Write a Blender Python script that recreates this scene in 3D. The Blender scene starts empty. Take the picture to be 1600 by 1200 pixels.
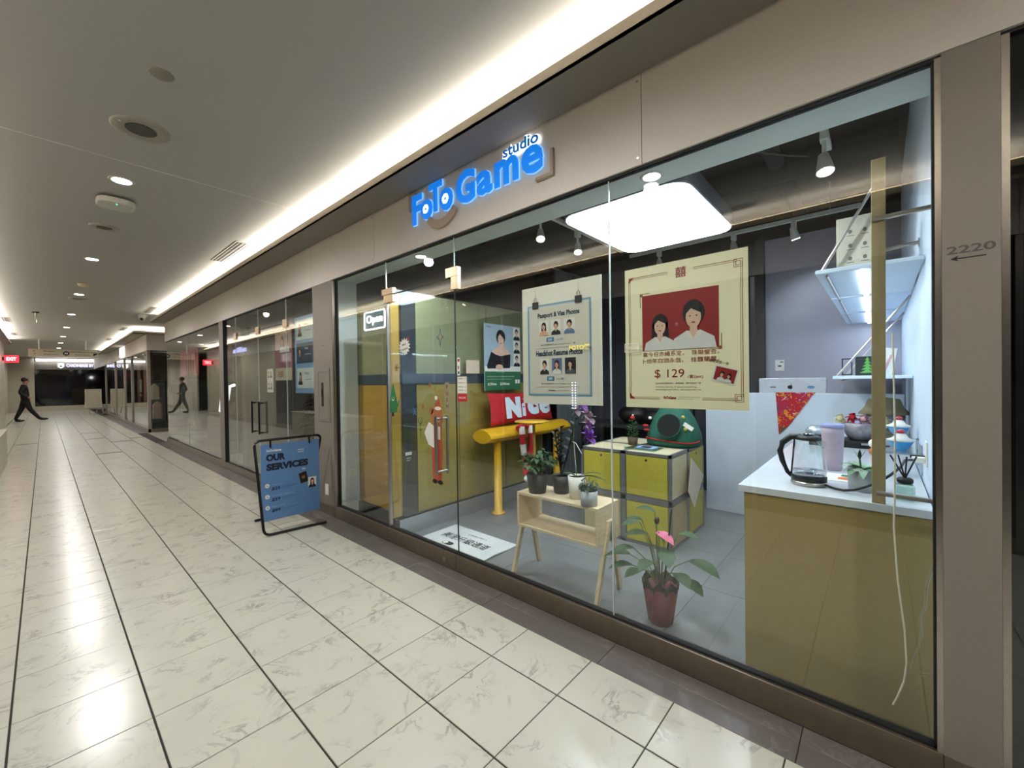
import bpy, math, random
from mathutils import Vector, Matrix
random.seed(7)
S = bpy.context.scene
COL = S.collection
PI = math.pi
V = Vector
# ---------------------------------------------------------------- camera
cam = bpy.data.cameras.new('camera'); co = bpy.data.objects.new('camera', cam); COL.objects.link(co)
yaw, pit, rol = 0.8452, -0.0094, -0.0145
f = V((math.sin(yaw)*math.cos(pit), math.cos(yaw)*math.cos(pit), math.sin(pit)))
r0 = V((math.cos(yaw), -math.sin(yaw), 0)); u0 = r0.cross(f)
rr = r0*math.cos(rol)+u0*math.sin(rol); uu = -r0*math.sin(rol)+u0*math.cos(rol)
co.matrix_world = Matrix(((rr.x, uu.x, -f.x, 0), (rr.y, uu.y, -f.y, 0), (rr.z, uu.z, -f.z, 1.4), (0, 0, 0, 1)))
cam.sensor_fit = 'HORIZONTAL'; cam.sensor_width = 36; cam.lens = 648.3/1600*36; cam.clip_start = .02; cam.clip_end = 200
S.camera = co
# ---------------------------------------------------------------- world, exposure, corridor lights
w = bpy.data.worlds.new('world'); S.world = w; w.use_nodes = True
w.node_tree.nodes['Background'].inputs[0].default_value = (.9, .92, 1, 1)
w.node_tree.nodes['Background'].inputs[1].default_value = .02
S.view_settings.view_transform = 'Standard'; S.view_settings.look = 'None'
S.view_settings.exposure = 0.0; S.view_settings.gamma = 1; S.view_settings.use_curve_mapping = False
S.cycles.use_denoising = True
S.cycles.max_bounces = 10; S.cycles.diffuse_bounces = 5; S.cycles.glossy_bounces = 5
S.cycles.transparent_max_bounces = 24; S.cycles.transmission_bounces = 8
S.cycles.sample_clamp_indirect = 6.0
S.cycles.caustics_reflective = False; S.cycles.caustics_refractive = False
WARM = (1, .96, .90); NEUT = (1, .98, .95); COOL = (.82, .92, 1)
P_DOWN = 138.0; P_COVE = 8.2; P_SPOT = 20.0; L_PANEL = 10.3; P_SOFFIT = 64.0
def lamp(name, kind, loc, power, col, rot=(0, 0, 0), **k):
    l = bpy.data.lights.new(name, kind); l.energy = power; l.color = col
    for a, b in k.items(): setattr(l, a, b)
    o = bpy.data.objects.new(name, l); COL.objects.link(o); o.location = loc; o.rotation_euler = rot
    return o
LIGHT_Y = [-4.9, -1.7, 1.5, 4.69, 7.87, 11.05, 14.23, 17.45, 20.65, 23.85, 27.0, 30.2, 33.4]
for y in LIGHT_Y:
    lamp('corridor_downlight_beam', 'SPOT', (.454, y, 3.06), P_DOWN, NEUT, spot_size=2.9, spot_blend=.6, shadow_soft_size=.06)
def cove(name, x, y0, y1, ll=3.3, k=1.0):
    n = max(1, round((y1-y0)/ll)); d = (y1-y0)/n
    for i in range(n):
        lamp(name, 'AREA', (x, y0+d*(i+.5), 3.0), P_COVE*d*k, WARM, (PI, 0, 0), shape='RECTANGLE', size=.05, size_y=d*.985)
cove('cove_strip_beam', 1.79, -6, 12.9); cove('cove_strip_beam', 1.79, 16.3, 27.5)
cove('cove_strip_beam', -.82, -6, 22.6, k=2.6)
# ---------------------------------------------------------------- materials
MC = {}
def lin(c):
    if isinstance(c, str): c = [int(c[i:i+2], 16)/255 for i in (0, 2, 4)]
    return tuple(((x+.055)/1.055)**2.4 if x > .04045 else x/12.92 for x in c)
def mat(name, col, rough=.5, metal=0, var=.06, scale=30, emit=0, bump=0, spec=.5, ecol=None, coat=0):
    if name in MC: return MC[name]
    m = bpy.data.materials.new(name); m.use_nodes = True; nt = m.node_tree; N = nt.nodes; L = nt.links
    b = N['Principled BSDF']; c = lin(col)
    tc = N.new('ShaderNodeTexCoord'); no = N.new('ShaderNodeTexNoise'); no.inputs['Scale'].default_value = scale; no.inputs['Detail'].default_value = 4
    L.new(tc.outputs['Object'], no.inputs['Vector'])
    rp = N.new('ShaderNodeValToRGB'); e = rp.color_ramp.elements
    e[0].position = .3; e[1].position = .7
    e[0].color = (*[x*(1-var) for x in c], 1); e[1].color = (*[min(1, x*(1+var)) for x in c], 1)
    L.new(no.outputs['Fac'], rp.inputs[0]); L.new(rp.outputs[0], b.inputs['Base Color'])
    b.inputs['Roughness'].default_value = rough; b.inputs['Metallic'].default_value = metal
    b.inputs['Specular IOR Level'].default_value = spec; b.inputs['Coat Weight'].default_value = coat
    if emit:
        b.inputs['Emission Color'].default_value = (*lin(ecol or col), 1); b.inputs['Emission Strength'].default_value = emit
    if bump:
        bp = N.new('ShaderNodeBump'); bp.inputs['Strength'].default_value = bump; bp.inputs['Distance'].default_value = .005
        L.new(no.outputs['Fac'], bp.inputs['Height']); L.new(bp.outputs[0], b.inputs['Normal'])
    MC[name] = m; return m
def glassmat(name, tint=(.93, .96, .95), k=1.0, base=.04, rough=0):
    m = bpy.data.materials.new(name); m.use_nodes = True; nt = m.node_tree; N = nt.nodes; L = nt.links
    N.clear(); o = N.new('ShaderNodeOutputMaterial'); mx = N.new('ShaderNodeMixShader'); t = N.new('ShaderNodeBsdfTransparent'); g = N.new('ShaderNodeBsdfGlossy')
    t.inputs[0].default_value = (*tint, 1); g.inputs['Roughness'].default_value = rough; g.inputs[0].default_value = (1, 1, 1, 1)
    lw = N.new('ShaderNodeLayerWeight'); lw.inputs[0].default_value = .5
    p = N.new('ShaderNodeMath'); p.operation = 'POWER'; p.inputs[1].default_value = 5; L.new(lw.outputs['Facing'], p.inputs[0])
    q = N.new('ShaderNodeMath'); q.operation = 'MULTIPLY_ADD'; q.inputs[1].default_value = (1-base)*k; q.inputs[2].default_value = base*k; q.use_clamp = True
    L.new(p.outputs[0], q.inputs[0]); L.new(q.outputs[0], mx.inputs[0]); L.new(t.outputs[0], mx.inputs[1]); L.new(g.outputs[0], mx.inputs[2]); L.new(mx.outputs[0], o.inputs[0])
    MC[name] = m; return m
def marble(name, base, vein, rough=.22, vs=2.2, amt=.75):
    m = bpy.data.materials.new(name); m.use_nodes = True; nt = m.node_tree; N = nt.nodes; L = nt.links
    b = N['Principled BSDF']; b.inputs['Roughness'].default_value = rough
    g = N.new('ShaderNodeNewGeometry'); oi = N.new('ShaderNodeObjectInfo')
    ad = N.new('ShaderNodeVectorMath'); ad.operation = 'ADD'; L.new(g.outputs['Position'], ad.inputs[0])
    ml = N.new('ShaderNodeMath'); ml.operation = 'MULTIPLY'; ml.inputs[1].default_value = 37.0; L.new(oi.outputs['Random'], ml.inputs[0])
    cb = N.new('ShaderNodeCombineXYZ'); L.new(ml.outputs[0], cb.inputs[2]); L.new(ml.outputs[0], cb.inputs[0]); L.new(cb.outputs[0], ad.inputs[1])
    n1 = N.new('ShaderNodeTexNoise'); n1.inputs['Scale'].default_value = vs; n1.inputs['Detail'].default_value = 9; n1.inputs['Roughness'].default_value = .62; n1.inputs['Distortion'].default_value = 1.6
    L.new(ad.outputs[0], n1.inputs['Vector'])
    r1 = N.new('ShaderNodeValToRGB'); e = r1.color_ramp.elements; e[0].position = .455; e[0].color = (0, 0, 0, 1); e[1].position = .5; e[1].color = (1, 1, 1, 1)
    x = e.new(.53); x.color = (0, 0, 0, 1); L.new(n1.outputs['Fac'], r1.inputs[0])
    n2 = N.new('ShaderNodeTexNoise'); n2.inputs['Scale'].default_value = vs*1.7; n2.inputs['Detail'].default_value = 5; L.new(ad.outputs[0], n2.inputs['Vector'])
    r2 = N.new('ShaderNodeValToRGB'); e = r2.color_ramp.elements; e[0].position = .46; e[0].color = (0, 0, 0, 1); e[1].position = .68; e[1].color = (amt, amt, amt, 1); L.new(n2.outputs['Fac'], r2.inputs[0])
    mm = N.new('ShaderNodeMath'); mm.operation = 'MULTIPLY'; L.new(r1.outputs[0], mm.inputs[0]); L.new(r2.outputs[0], mm.inputs[1])
    n3 = N.new('ShaderNodeTexNoise'); n3.inputs['Scale'].default_value = 3; n3.inputs['Detail'].default_value = 3; L.new(ad.outputs[0], n3.inputs['Vector'])
    m0 = N.new('ShaderNodeMixRGB'); c = lin(base); m0.inputs[1].default_value = (*[k*.94 for k in c], 1); m0.inputs[2].default_value = (*[min(1, k*1.05) for k in c], 1); L.new(n3.outputs['Fac'], m0.inputs[0])
    mx = N.new('ShaderNodeMixRGB'); mx.inputs[2].default_value = (*lin(vein), 1); L.new(mm.outputs[0], mx.inputs[0]); L.new(m0.outputs[0], mx.inputs[1])
    L.new(mx.outputs[0], b.inputs['Base Color']); MC[name] = m; return m
def wood(name, a, b_, rough=.5, sc=(2, 2, 14), metal=0, bump=.1, dist=1.5):
    m = bpy.data.materials.new(name); m.use_nodes = True; nt = m.node_tree; N = nt.nodes; L = nt.links
    b = N['Principled BSDF']; b.inputs['Roughness'].default_value = rough; b.inputs['Metallic'].default_value = metal
    g = N.new('ShaderNodeTexCoord'); mp = N.new('ShaderNodeMapping'); mp.inputs['Scale'].default_value = sc; L.new(g.outputs['Object'], mp.inputs[0])
    n1 = N.new('ShaderNodeTexNoise'); n1.inputs['Scale'].default_value = 2; n1.inputs['Detail'].default_value = 7; n1.inputs['Distortion'].default_value = dist; L.new(mp.outputs[0], n1.inputs['Vector'])
    rp = N.new('ShaderNodeValToRGB'); e = rp.color_ramp.elements; e[0].position = .3; e[1].position = .7; e[0].color = (*lin(a), 1); e[1].color = (*lin(b_), 1)
    L.new(n1.outputs['Fac'], rp.inputs[0]); L.new(rp.outputs[0], b.inputs['Base Color'])
    bp = N.new('ShaderNodeBump'); bp.inputs['Strength'].default_value = bump; bp.inputs['Distance'].default_value = .003; L.new(n1.outputs['Fac'], bp.inputs['Height']); L.new(bp.outputs[0], b.inputs['Normal'])
    MC[name] = m; return m
white = mat('white paint', 'dcdad2', .7); ceil_m = mat('ceiling paint', 'bdbbb5', .85, var=.02); lip_m = mat('lip paint', 'd8cdb8', .7, var=.02)
panel_m = mat('taupe wall panel', 'dcd5ce', .55, var=.025, scale=60); pil_m = mat('pillar laminate', '7b736a', .5, var=.03, scale=90)
tile_m = marble('marble tile', 'bebbad', '807d77', vs=3.8, amt=.8); dark_m = marble('granite border tile', '5e5854', '8a8378', .3, 3.0, .5)
grout = mat('grout', '2b2420', .9); steel = mat('brushed steel', 'b4aea6', .3, 1, var=.05, scale=80); sillm = mat('brushed bronze steel', '8f8272', .32, .85, var=.08, scale=25)
chrome = mat('chrome', 'd8d8d8', .12, 1); black = mat('black plastic', '060606', .5); blackm = mat('black metal', '161616', .35, .3); rubber = mat('rubber gasket', '0c0c0e', .7)
glass = glassmat('shop glass', (.95, .972, .962), 1.15, .042); thin = glassmat('clear glassware', (.9, .93, .93), 1.6, .06); edge = mat('glass edge', 'b9c6c4', .15, 0, emit=.06)
shop_fl = mat('grey vinyl floor', '74777a', .42, var=.16, scale=3, bump=.02); dkceil = mat('dark open ceiling', '2a2521', .9)
bluewall = mat('pale shop wall', 'ccdaea', .6, var=.03, scale=4); greywall = mat('grey shop wall', 'a19faa', .75, var=.05, scale=2)
plyY = wood('mustard plywood', 'a8904a', 'b69e56', .35, (1, 1, 5)); plyG = wood('reflection tinted plywood', '96946f', 'a29f7b', .35, (1, 1, 5)); plyO = wood('orange plywood', 'b89040', 'c69e4c', .3, (1, 1, 5))  # plyG: pale green of the upper panels is a cream reflection painted in
slate = mat('slate laminate', '33373c', .3); pine = wood('pine board', 'cdb793', 'dccaa8', .5, (3, 3, 16)); birch = wood('birch ply', 'c9bc98', 'd5caa8', .5, (4, 4, 4))
yel = mat('yellow lacquer', 'dba81e', .35, coat=.3); lemon = mat('lemon door panel', 'b9ad40', .45, var=.04); tan = mat('tan board', 'b0a27c', .6)
alum = mat('grey aluminium extrusion', '8a8a8c', .35, .6); quartz = mat('white quartz', 'd2d7dc', .15, var=.03, scale=8); oak = mat('tan laminate', '9c8754', .5, var=.07, scale=120)
lightw = mat('lamp diffuser', 'ffffff', .5, emit=L_PANEL, ecol='ebf3ff'); dlw = mat('downlight lens', 'ffffff', .5, emit=14, ecol='fff4e4'); led = mat('led tube', 'ffffff', .5, emit=12, ecol='e8f2ff')
leafg = mat('leaf green', '26441e', .6, var=.3, scale=14); leafd = mat('dark leaf', '11160f', .6, var=.3); leafp = mat('pale leaf', '7a9a78', .4, var=.3, scale=20); stemg = mat('stem', '5a6a3a', .5)
soil = mat('soil', '2a2018', .95, bump=.5); redf = mat('red fabric', 'b3121f', .7, var=.1); skin = mat('skin print', 'd9a98c', .6); hairb = mat('black hair print', '1a1414', .6)
paper = mat('white paper', 'e4e2da', .7, var=.02); redp = mat('red print', '8a1f1a', .6); darkp = mat('dark print', '20262e', .6); bluep = mat('blue print', '5d88a8', .6)
# ---------------------------------------------------------------- mesh helpers
WL = {}
class MB:
    def __init__(s): s.v = []; s.f = []; s.mi = []; s.ms = []; s.sm = []; s.M = None
    def add(s, vs, fs, m, smooth=False):
        if m not in s.ms: s.ms.append(m)
        k = s.ms.index(m); n = len(s.v)
        s.v += [(s.M @ V(p)) if s.M else V(p) for p in vs]
        for q in fs: s.f.append(tuple(n+i for i in q)); s.mi.append(k); s.sm.append(smooth)
        return s
    def box(s, a, b, m):
        x0, y0, z0 = [min(p, q) for p, q in zip(a, b)]; x1, y1, z1 = [max(p, q) for p, q in zip(a, b)]
        return s.add([(x0, y0, z0), (x1, y0, z0), (x1, y1, z0), (x0, y1, z0), (x0, y0, z1), (x1, y0, z1), (x1, y1, z1), (x0, y1, z1)],
            [(3, 2, 1, 0), (4, 5, 6, 7), (0, 1, 5, 4), (1, 2, 6, 5), (2, 3, 7, 6), (3, 0, 4, 7)], m)
    def ring(s, c, ax, r, n, ref=None):
        ax = V(ax).normalized(); a = V(ref) if ref else (V((0, 0, 1)) if abs(ax.z) < .9 else V((1, 0, 0)))
        u = ax.cross(a).normalized(); v = ax.cross(u)
        return [V(c)+(u*math.cos(2*PI*i/n)+v*math.sin(2*PI*i/n))*r for i in range(n)]
    def tube(s, pts, r, m, n=8, caps=True, ref=None):
        pts = [V(p) for p in pts]; rs = r if isinstance(r, (list, tuple)) else [r]*len(pts); vs = []
        for i, p in enumerate(pts):
            d = pts[min(i+1, len(pts)-1)]-pts[max(i-1, 0)]; vs += s.ring(p, d, rs[i], n, ref)
        fs = [(i*n+j, i*n+(j+1) % n, (i+1)*n+(j+1) % n, (i+1)*n+j) for i in range(len(pts)-1) for j in range(n)]
        if caps: fs += [tuple(range(n-1, -1, -1)), tuple(range((len(pts)-1)*n, len(pts)*n))]
        s.add(vs, fs[:len(fs)-2] if caps else fs, m, True)
        if caps:
            s.add(vs[:n], [tuple(range(n-1, -1, -1))], m); s.add(vs[-n:], [tuple(range(n))], m)
        return s
    def cyl(s, a, b, r, m, n=16, r2=None): return s.tube([a, b], [r, r if r2 is None else r2], m, n)
    def lathe(s, prof, c, m, n=24, flute=0):
        vs = []
        for (r, z) in prof:
            for j in range(n):
                q = r*(1-(flute if j % 2 else 0)); vs.append((c[0]+q*math.cos(2*PI*j/n), c[1]+q*math.sin(2*PI*j/n), c[2]+z))
        k = len(prof)
        fs = [(i*n+j, i*n+(j+1) % n, (i+1)*n+(j+1) % n, (i+1)*n+j) for i in range(k-1) for j in range(n)]
        if prof[0][0] > 1e-4: fs.append(tuple(range(n-1, -1, -1)))
        if prof[-1][0] > 1e-4: fs.append(tuple(range((k-1)*n, k*n)))
        return s.add(vs, fs, m, True)
    def ell(s, c, r, m, n=14, k=9):
        r = (r, r, r) if not isinstance(r, tuple) else r
        vs = [(c[0], c[1], c[2]-r[2])]
        for i in range(1, k):
            t = -PI/2+PI*i/k
            vs += [(c[0]+r[0]*math.cos(t)*math.cos(2*PI*j/n), c[1]+r[1]*math.cos(t)*math.sin(2*PI*j/n), c[2]+r[2]*math.sin(t)) for j in range(n)]
        vs.append((c[0], c[1], c[2]+r[2])); e = len(vs)-1
        fs = [(0, 1+(j+1) % n, 1+j) for j in range(n)]+[(e, 1+(k-2)*n+j, 1+(k-2)*n+(j+1) % n) for j in range(n)]
        fs += [(1+i*n+j, 1+i*n+(j+1) % n, 1+(i+1)*n+(j+1) % n, 1+(i+1)*n+j) for i in range(k-2) for j in range(n)]
        return s.add(vs, fs, m, True)
    def prism(s, pts, O, R, U, N, d0, d1, m):
        n = len(pts); vs = [O+R*a+U*b+N*d0 for a, b in pts]+[O+R*a+U*b+N*d1 for a, b in pts]
        fs = [tuple(range(n-1, -1, -1)), tuple(range(n, 2*n))]+[(i, (i+1) % n, n+(i+1) % n, n+i) for i in range(n)]
        return s.add(vs, fs, m)
    def leaf(s, b, d, ln, wd, m, droop=.5, up=(0, 0, 1), k=5, fold=.25):
        b = V(b); d = V(d).normalized(); up = V(up); sd = d.cross(up)
        if sd.length < .05: sd = d.cross(V((1, 0, 0)))
        sd.normalize(); nn = sd.cross(d).normalized(); vs = []
        for i in range(k+1):
            t = i/k; c = b+d*ln*t-up*droop*ln*t*t; ww = wd*.5*(math.sin(PI*min(1, t*.93+.07))**.8) if i < k else 0.0005
            vs += [c-sd*ww+nn*ww*fold, c, c+sd*ww+nn*ww*fold]
        fs = []
        for i in range(k): a = i*3; fs += [(a, a+1, a+4, a+3), (a+1, a+2, a+5, a+4)]
        return s.add(vs, fs, m, True)
    def build(s, name, parent=None, bevel=0, seg=2, sub=0):
        off = WL.get(parent.name, V((0, 0, 0))) if parent else V((0, 0, 0))
        me = bpy.data.meshes.new(name); me.from_pydata([p-off for p in s.v], [], s.f)
        for m in s.ms: me.materials.append(m)
        me.polygons.foreach_set('material_index', s.mi); me.polygons.foreach_set('use_smooth', s.sm); me.update()
        o = bpy.data.objects.new(name, me); COL.objects.link(o); WL[o.name] = off.copy()
        if parent: o.parent = parent
        if bevel:
            b = o.modifiers.new('bevel', 'BEVEL'); b.width = bevel; b.segments = seg; b.limit_method = 'ANGLE'
        if sub:
            b = o.modifiers.new('sub', 'SUBSURF'); b.levels = sub; b.render_levels = sub
        return o
def tag(o, label=None, cat=None, group=None, kind=None):
    if label: o['label'] = label
    if cat: o['category'] = cat
    if group: o['group'] = group
    if kind: o['kind'] = kind
    return o
def thing(name, loc, label, cat, group=None):
    o = bpy.data.objects.new(name, None); COL.objects.link(o); o.location = loc; o.empty_display_size = .05; WL[o.name] = V(loc)
    return tag(o, label, cat, group)
def struct(name, kind='structure'):
    o = bpy.data.objects.new(name, None); COL.objects.link(o); WL[o.name] = V((0, 0, 0)); o['kind'] = kind; return o
def bx(name, a, b, m, parent=None, bevel=0): return MB().box(a, b, m).build(name, parent, bevel)
def sbx(name, a, b, m, parent=None, bevel=0): return tag(bx(name, a, b, m, parent, bevel), kind=None if parent else 'structure')
def dup(root, loc, label=None, group=None):
    r = root.copy(); COL.objects.link(r); r.location = loc; WL[r.name] = V(loc)
    if label: r['label'] = label
    if group: r['group'] = group
    for ch in list(root.children):
        c = ch.copy(); COL.objects.link(c); c.parent = r
        for g in list(ch.children):
            d = g.copy(); COL.objects.link(d); d.parent = c
    return r
TC = {}
def glyphs(s, bold=0):
    if (s, bold) in TC: return TC[(s, bold)]
    cu = bpy.data.curves.new('t', 'FONT'); cu.body = s; cu.size = 1; cu.offset = bold; cu.resolution_u = 3
    ob = bpy.data.objects.new('t', cu); me = bpy.data.meshes.new_from_object(ob)
    vs = [(v.co.x, v.co.y) for v in me.vertices]; fs = [tuple(p.vertices) for p in me.polygons]
    bpy.data.objects.remove(ob); bpy.data.curves.remove(cu); bpy.data.meshes.remove(me)
    TC[(s, bold)] = (vs, fs); return vs, fs
class Face:
    """a flat face: origin at its lower left as one looks at it, u to the right, v up, d out of it"""
    def __init__(s, O, R, U, N): s.O = V(O); s.R = V(R).normalized(); s.U = V(U).normalized(); s.N = V(N).normalized()
    def p(s, u, v, d=0): return s.O+s.R*u+s.U*v+s.N*d
    def poly(s, mb, pts, m, d=.0006, th=.0005): return mb.prism(pts, s.O, s.R, s.U, s.N, d, d+th, m)
    def rect(s, mb, u0, v0, u1, v1, m, d=.0006, th=.0005): return s.poly(mb, [(u0, v0), (u1, v0), (u1, v1), (u0, v1)], m, d, th)
    def rrect(s, mb, u0, v0, u1, v1, r, m, d=.0006, th=.0005, k=4):
        pts = []
        for cx, cy, a in ((u1-r, v0+r, -PI/2), (u1-r, v1-r, 0), (u0+r, v1-r, PI/2), (u0+r, v0+r, PI)):
            pts += [(cx+r*math.cos(a+PI/2*i/k), cy+r*math.sin(a+PI/2*i/k)) for i in range(k+1)]
        return s.poly(mb, pts, m, d, th)
    def ell(s, mb, u, v, a, b, m, d=.0006, n=18, th=.0005): return s.poly(mb, [(u+a*math.cos(2*PI*i/n), v+b*math.sin(2*PI*i/n)) for i in range(n)], m, d, th)
    def frame(s, mb, u0, v0, u1, v1, t, m, d=.0006, th=.0005):
        s.rect(mb, u0, v0, u1, v0+t, m, d, th); s.rect(mb, u0, v1-t, u1, v1, m, d, th); s.rect(mb, u0, v0+t, u0+t, v1-t, m, d, th); s.rect(mb, u1-t, v0+t, u1, v1-t, m, d, th)
    def line(s, mb, a, b, t, m, d=.0006, th=.0005):
        a = V((*a, 0)); b = V((*b, 0)); n = V((-(b-a).y, (b-a).x, 0)).normalized()*t/2
        return s.poly(mb, [(a-n)[:2], (b-n)[:2], (b+n)[:2], (a+n)[:2]], m, d, th)
    def text(s, mb, t, u, v, h, m, wd=None, bold=0, d=.0012, ext=0, ang=0, align='l', shear=0):
        vs, fs = glyphs(t, bold)
        if not vs: return mb
        x0 = min(a for a, b in vs); x1 = max(a for a, b in vs); y0 = min(b for a, b in vs); y1 = max(b for a, b in vs)
        k = h/(y1-y0); kx = (wd/(x1-x0)) if wd else k; W = (x1-x0)*kx
        ou = {'l': 0, 'c': -W/2, 'r': -W}[align]; ca, sa = math.cos(ang), math.sin(ang)
        q = []
        for a, b in vs:
            a2 = (a-x0)*kx+ou; b2 = (b-y0)*k; a2 += shear*b2; q.append((u+a2*ca-b2*sa, v+a2*sa+b2*ca))
        if ext <= 0: return mb.add([s.p(a, b, d) for a, b in q], fs, m)
        n = len(q); ed = {}
        for g in fs:
            for i in range(len(g)): e = (g[i], g[(i+1) % len(g)]); ed[e] = 1
        side = [(a, b, n+b, n+a) for (a, b) in ed if (b, a) not in ed]
        return mb.add([s.p(a, b, d) for a, b in q]+[s.p(a, b, d+ext) for a, b in q], [tuple(reversed(g)) for g in fs]+[tuple(n+i for i in g) for g in fs]+side, m)
    def person(s, mb, u, v, w_, h_, bg, hair, sk, top, long=False, d=.0008, collar=None):
        if bg: s.rect(mb, u, v, u+w_, v+h_, bg, d)
        c = u+w_/2
        s.ell(mb, c, v+h_*.66, w_*.235, h_*.24, hair, d+.0006)
        if long: s.poly(mb, [(c-w_*.26, v+h_*.2), (c+w_*.26, v+h_*.2), (c+w_*.235, v+h_*.68), (c-w_*.235, v+h_*.68)], hair, d+.0006)
        s.poly(mb, [(u+w_*.02, v), (u+w_*.98, v), (u+w_*.93, v+h_*.2), (c+w_*.16, v+h_*.33), (c-w_*.16, v+h_*.33), (u+w_*.07, v+h_*.2)], top, d+.0012)
        if top.name == 'white shirt print':
            for e in (-1, 1): s.poly(mb, [(c+e*w_*.01, v+h_*.20), (c+e*w_*.14, v+h_*.22), (c+e*w_*.15, v+h_*.34), (c+e*w_*.08, v+h_*.31)][::e], greyp, d+.0022)
        s.poly(mb, [(c-w_*.08, v+h_*.27), (c, v+h_*.2), (c+w_*.08, v+h_*.27), (c+w_*.08, v+h_*.45), (c-w_*.08, v+h_*.45)], sk, d+.0018)
        s.ell(mb, c, v+h_*.58, w_*.165, h_*.2, sk, d+.0024)
        s.poly(mb, [(c-w_*.17, v+h_*.64), (c-w_*.05, v+h_*.74), (c+w_*.17, v+h_*.64), (c+w_*.15, v+h_*.82), (c, v+h_*.87), (c-w_*.15, v+h_*.82)], hair, d+.003)
        for e in (-1, 1): s.ell(mb, c+e*w_*.07, v+h_*.6, w_*.022, h_*.012, hair, d+.003, 8)
        s.ell(mb, c, v+h_*.48, w_*.045, h_*.014, redp, d+.003, 8)
def wallface(X, y, z): return Face((X, y, z), (0, -1, 0), (0, 0, 1), (-1, 0, 0))       # faces the corridor (right side wall)
def rightface(x, Y, z): return Face((x, Y, z), (1, 0, 0), (0, 0, 1), (0, -1, 0))      # faces back towards the viewer
def leftface(X, y, z): return Face((X, y, z), (0, 1, 0), (0, 0, 1), (1, 0, 0))

# ================================================================ SETTING
W = 1.986; G = 2.016
fl = bx('floor', (-.94, -8, -.05), (1.99, 36.2, -.004), grout); fl['kind'] = 'structure'
# marble floor tiles: the near 300 one by one, the rest joined
cols = [-.92, -.519, -.118, .283, .684, 1.086, 1.487, 1.781]
rows = [-1.75+.406*i for i in range(6)]+[.672, 1.079, 1.485, 1.889, 2.298, 2.702, 3.108, 3.514, 3.925, 4.19, 4.46, 4.87, 5.26, 5.67, 6.08]
while rows[-1] < 36: rows.append(rows[-1]+.406)
rows[:6] = [.672-.406*k for k in range(6, 0, -1)]
accent = {(4, 12.0), (4, 15.6), (4, 17.7), (5, 14.4), (6, 14.9), (1, 15.6)}
proto = {}; far = MB(); border_far = MB(); ntile = 0
def put_tile(x0, x1, y0, y1, m, nm):
    k = (round(x1-x0, 3), round(y1-y0, 3), m.name)
    if k not in proto:
        a, b = (x1-x0)/2, (y1-y0)/2; bv = .0015; z = 0
        me = bpy.data.meshes.new(nm)
        me.from_pydata([(-a, -b, -.01), (a, -b, -.01), (a, b, -.01), (-a, b, -.01), (-a, -b, -bv), (a, -b, -bv), (a, b, -bv), (-a, b, -bv), (-a+bv, -b+bv, z), (a-bv, -b+bv, z), (a-bv, b-bv, z), (-a+bv, b-bv, z)], [],
            [(0, 1, 5, 4), (1, 2, 6, 5), (2, 3, 7, 6), (3, 0, 4, 7), (4, 5, 9, 8), (5, 6, 10, 9), (6, 7, 11, 10), (7, 4, 8, 11), (8, 9, 10, 11)])
        me.materials.append(m); proto[k] = me
    o = bpy.data.objects.new(nm, proto[k]); COL.objects.link(o); o.parent = fl; o.location = ((x0+x1)/2, (y0+y1)/2, 0)
for j in range(len(rows)-1):
    y0, y1 = rows[j]+.0022, rows[j+1]-.0022
    for i in range(7):
        x0, x1 = cols[i]+.0035, cols[i+1]-.0035
        if i == 6: x1 = 1.779
        if -.3 < (y0+y1)/2 < 15.8 and ntile < 300: put_tile(x0, x1, y0, y1, tile_m, 'tile'); ntile += 1
        else: far.box((x0, y0, -.01), (x1, y1, 0), tile_m)
tag(far.build('marble_tiling', fl), kind='stuff')
acc = MB()
for i, y in ((4, 12.0), (4, 15.6), (4, 17.7), (5, 14.3), (6, 14.9), (1, 15.6)):
    acc.box((cols[i]+.0025, y, -.002), (cols[i+1]-.0025, y+.16, .002), mat('dark inlay', '3a352f', .5))
tag(acc.build('dark_inlay_strip', fl), kind='stuff')
yb = -2.2
while yb < 13.1:                                                     # granite border along the shop fronts
    y1 = min(yb+.812, 13.15)
    for x0, x1 in ((1.7815, 1.893), (1.8945, 1.986)): put_tile(x0, x1, yb+.0015, y1-.0015, dark_m, 'border_tile')
    yb += .812
for y in (16.2, 18.1, 20.0, 21.9, 23.8, 25.7): put_tile(1.7815, 2.03, y+.002, y+1.898, dark_m, 'border_tile')
sbx('floor_side_passage', (1.99, 13.15, -.05), (7, 16.2, -.001), tile_m)
sbx('floor_left_alcove', (-2.5, 23, -.05), (-.94, 36.2, -.001), tile_m)
# ceiling
ce = sbx('ceiling', (-2.5, -8, 3.1), (2.0, 36.2, 3.2), ceil_m); sbx('ceiling_side_passage', (2.0, 13.1, 3.1), (7, 16.3, 3.2), ceil_m); sbx('ceiling_over_corner_shop', (2.0, 16.3, 3.1), (7, 36.2, 3.2), ceil_m)
sbx('trim_1', (.0-.92, 4.28, 3.0985), (1.9, 4.286, 3.1), mat('joint', 'e8e4d8', .6))
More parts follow.
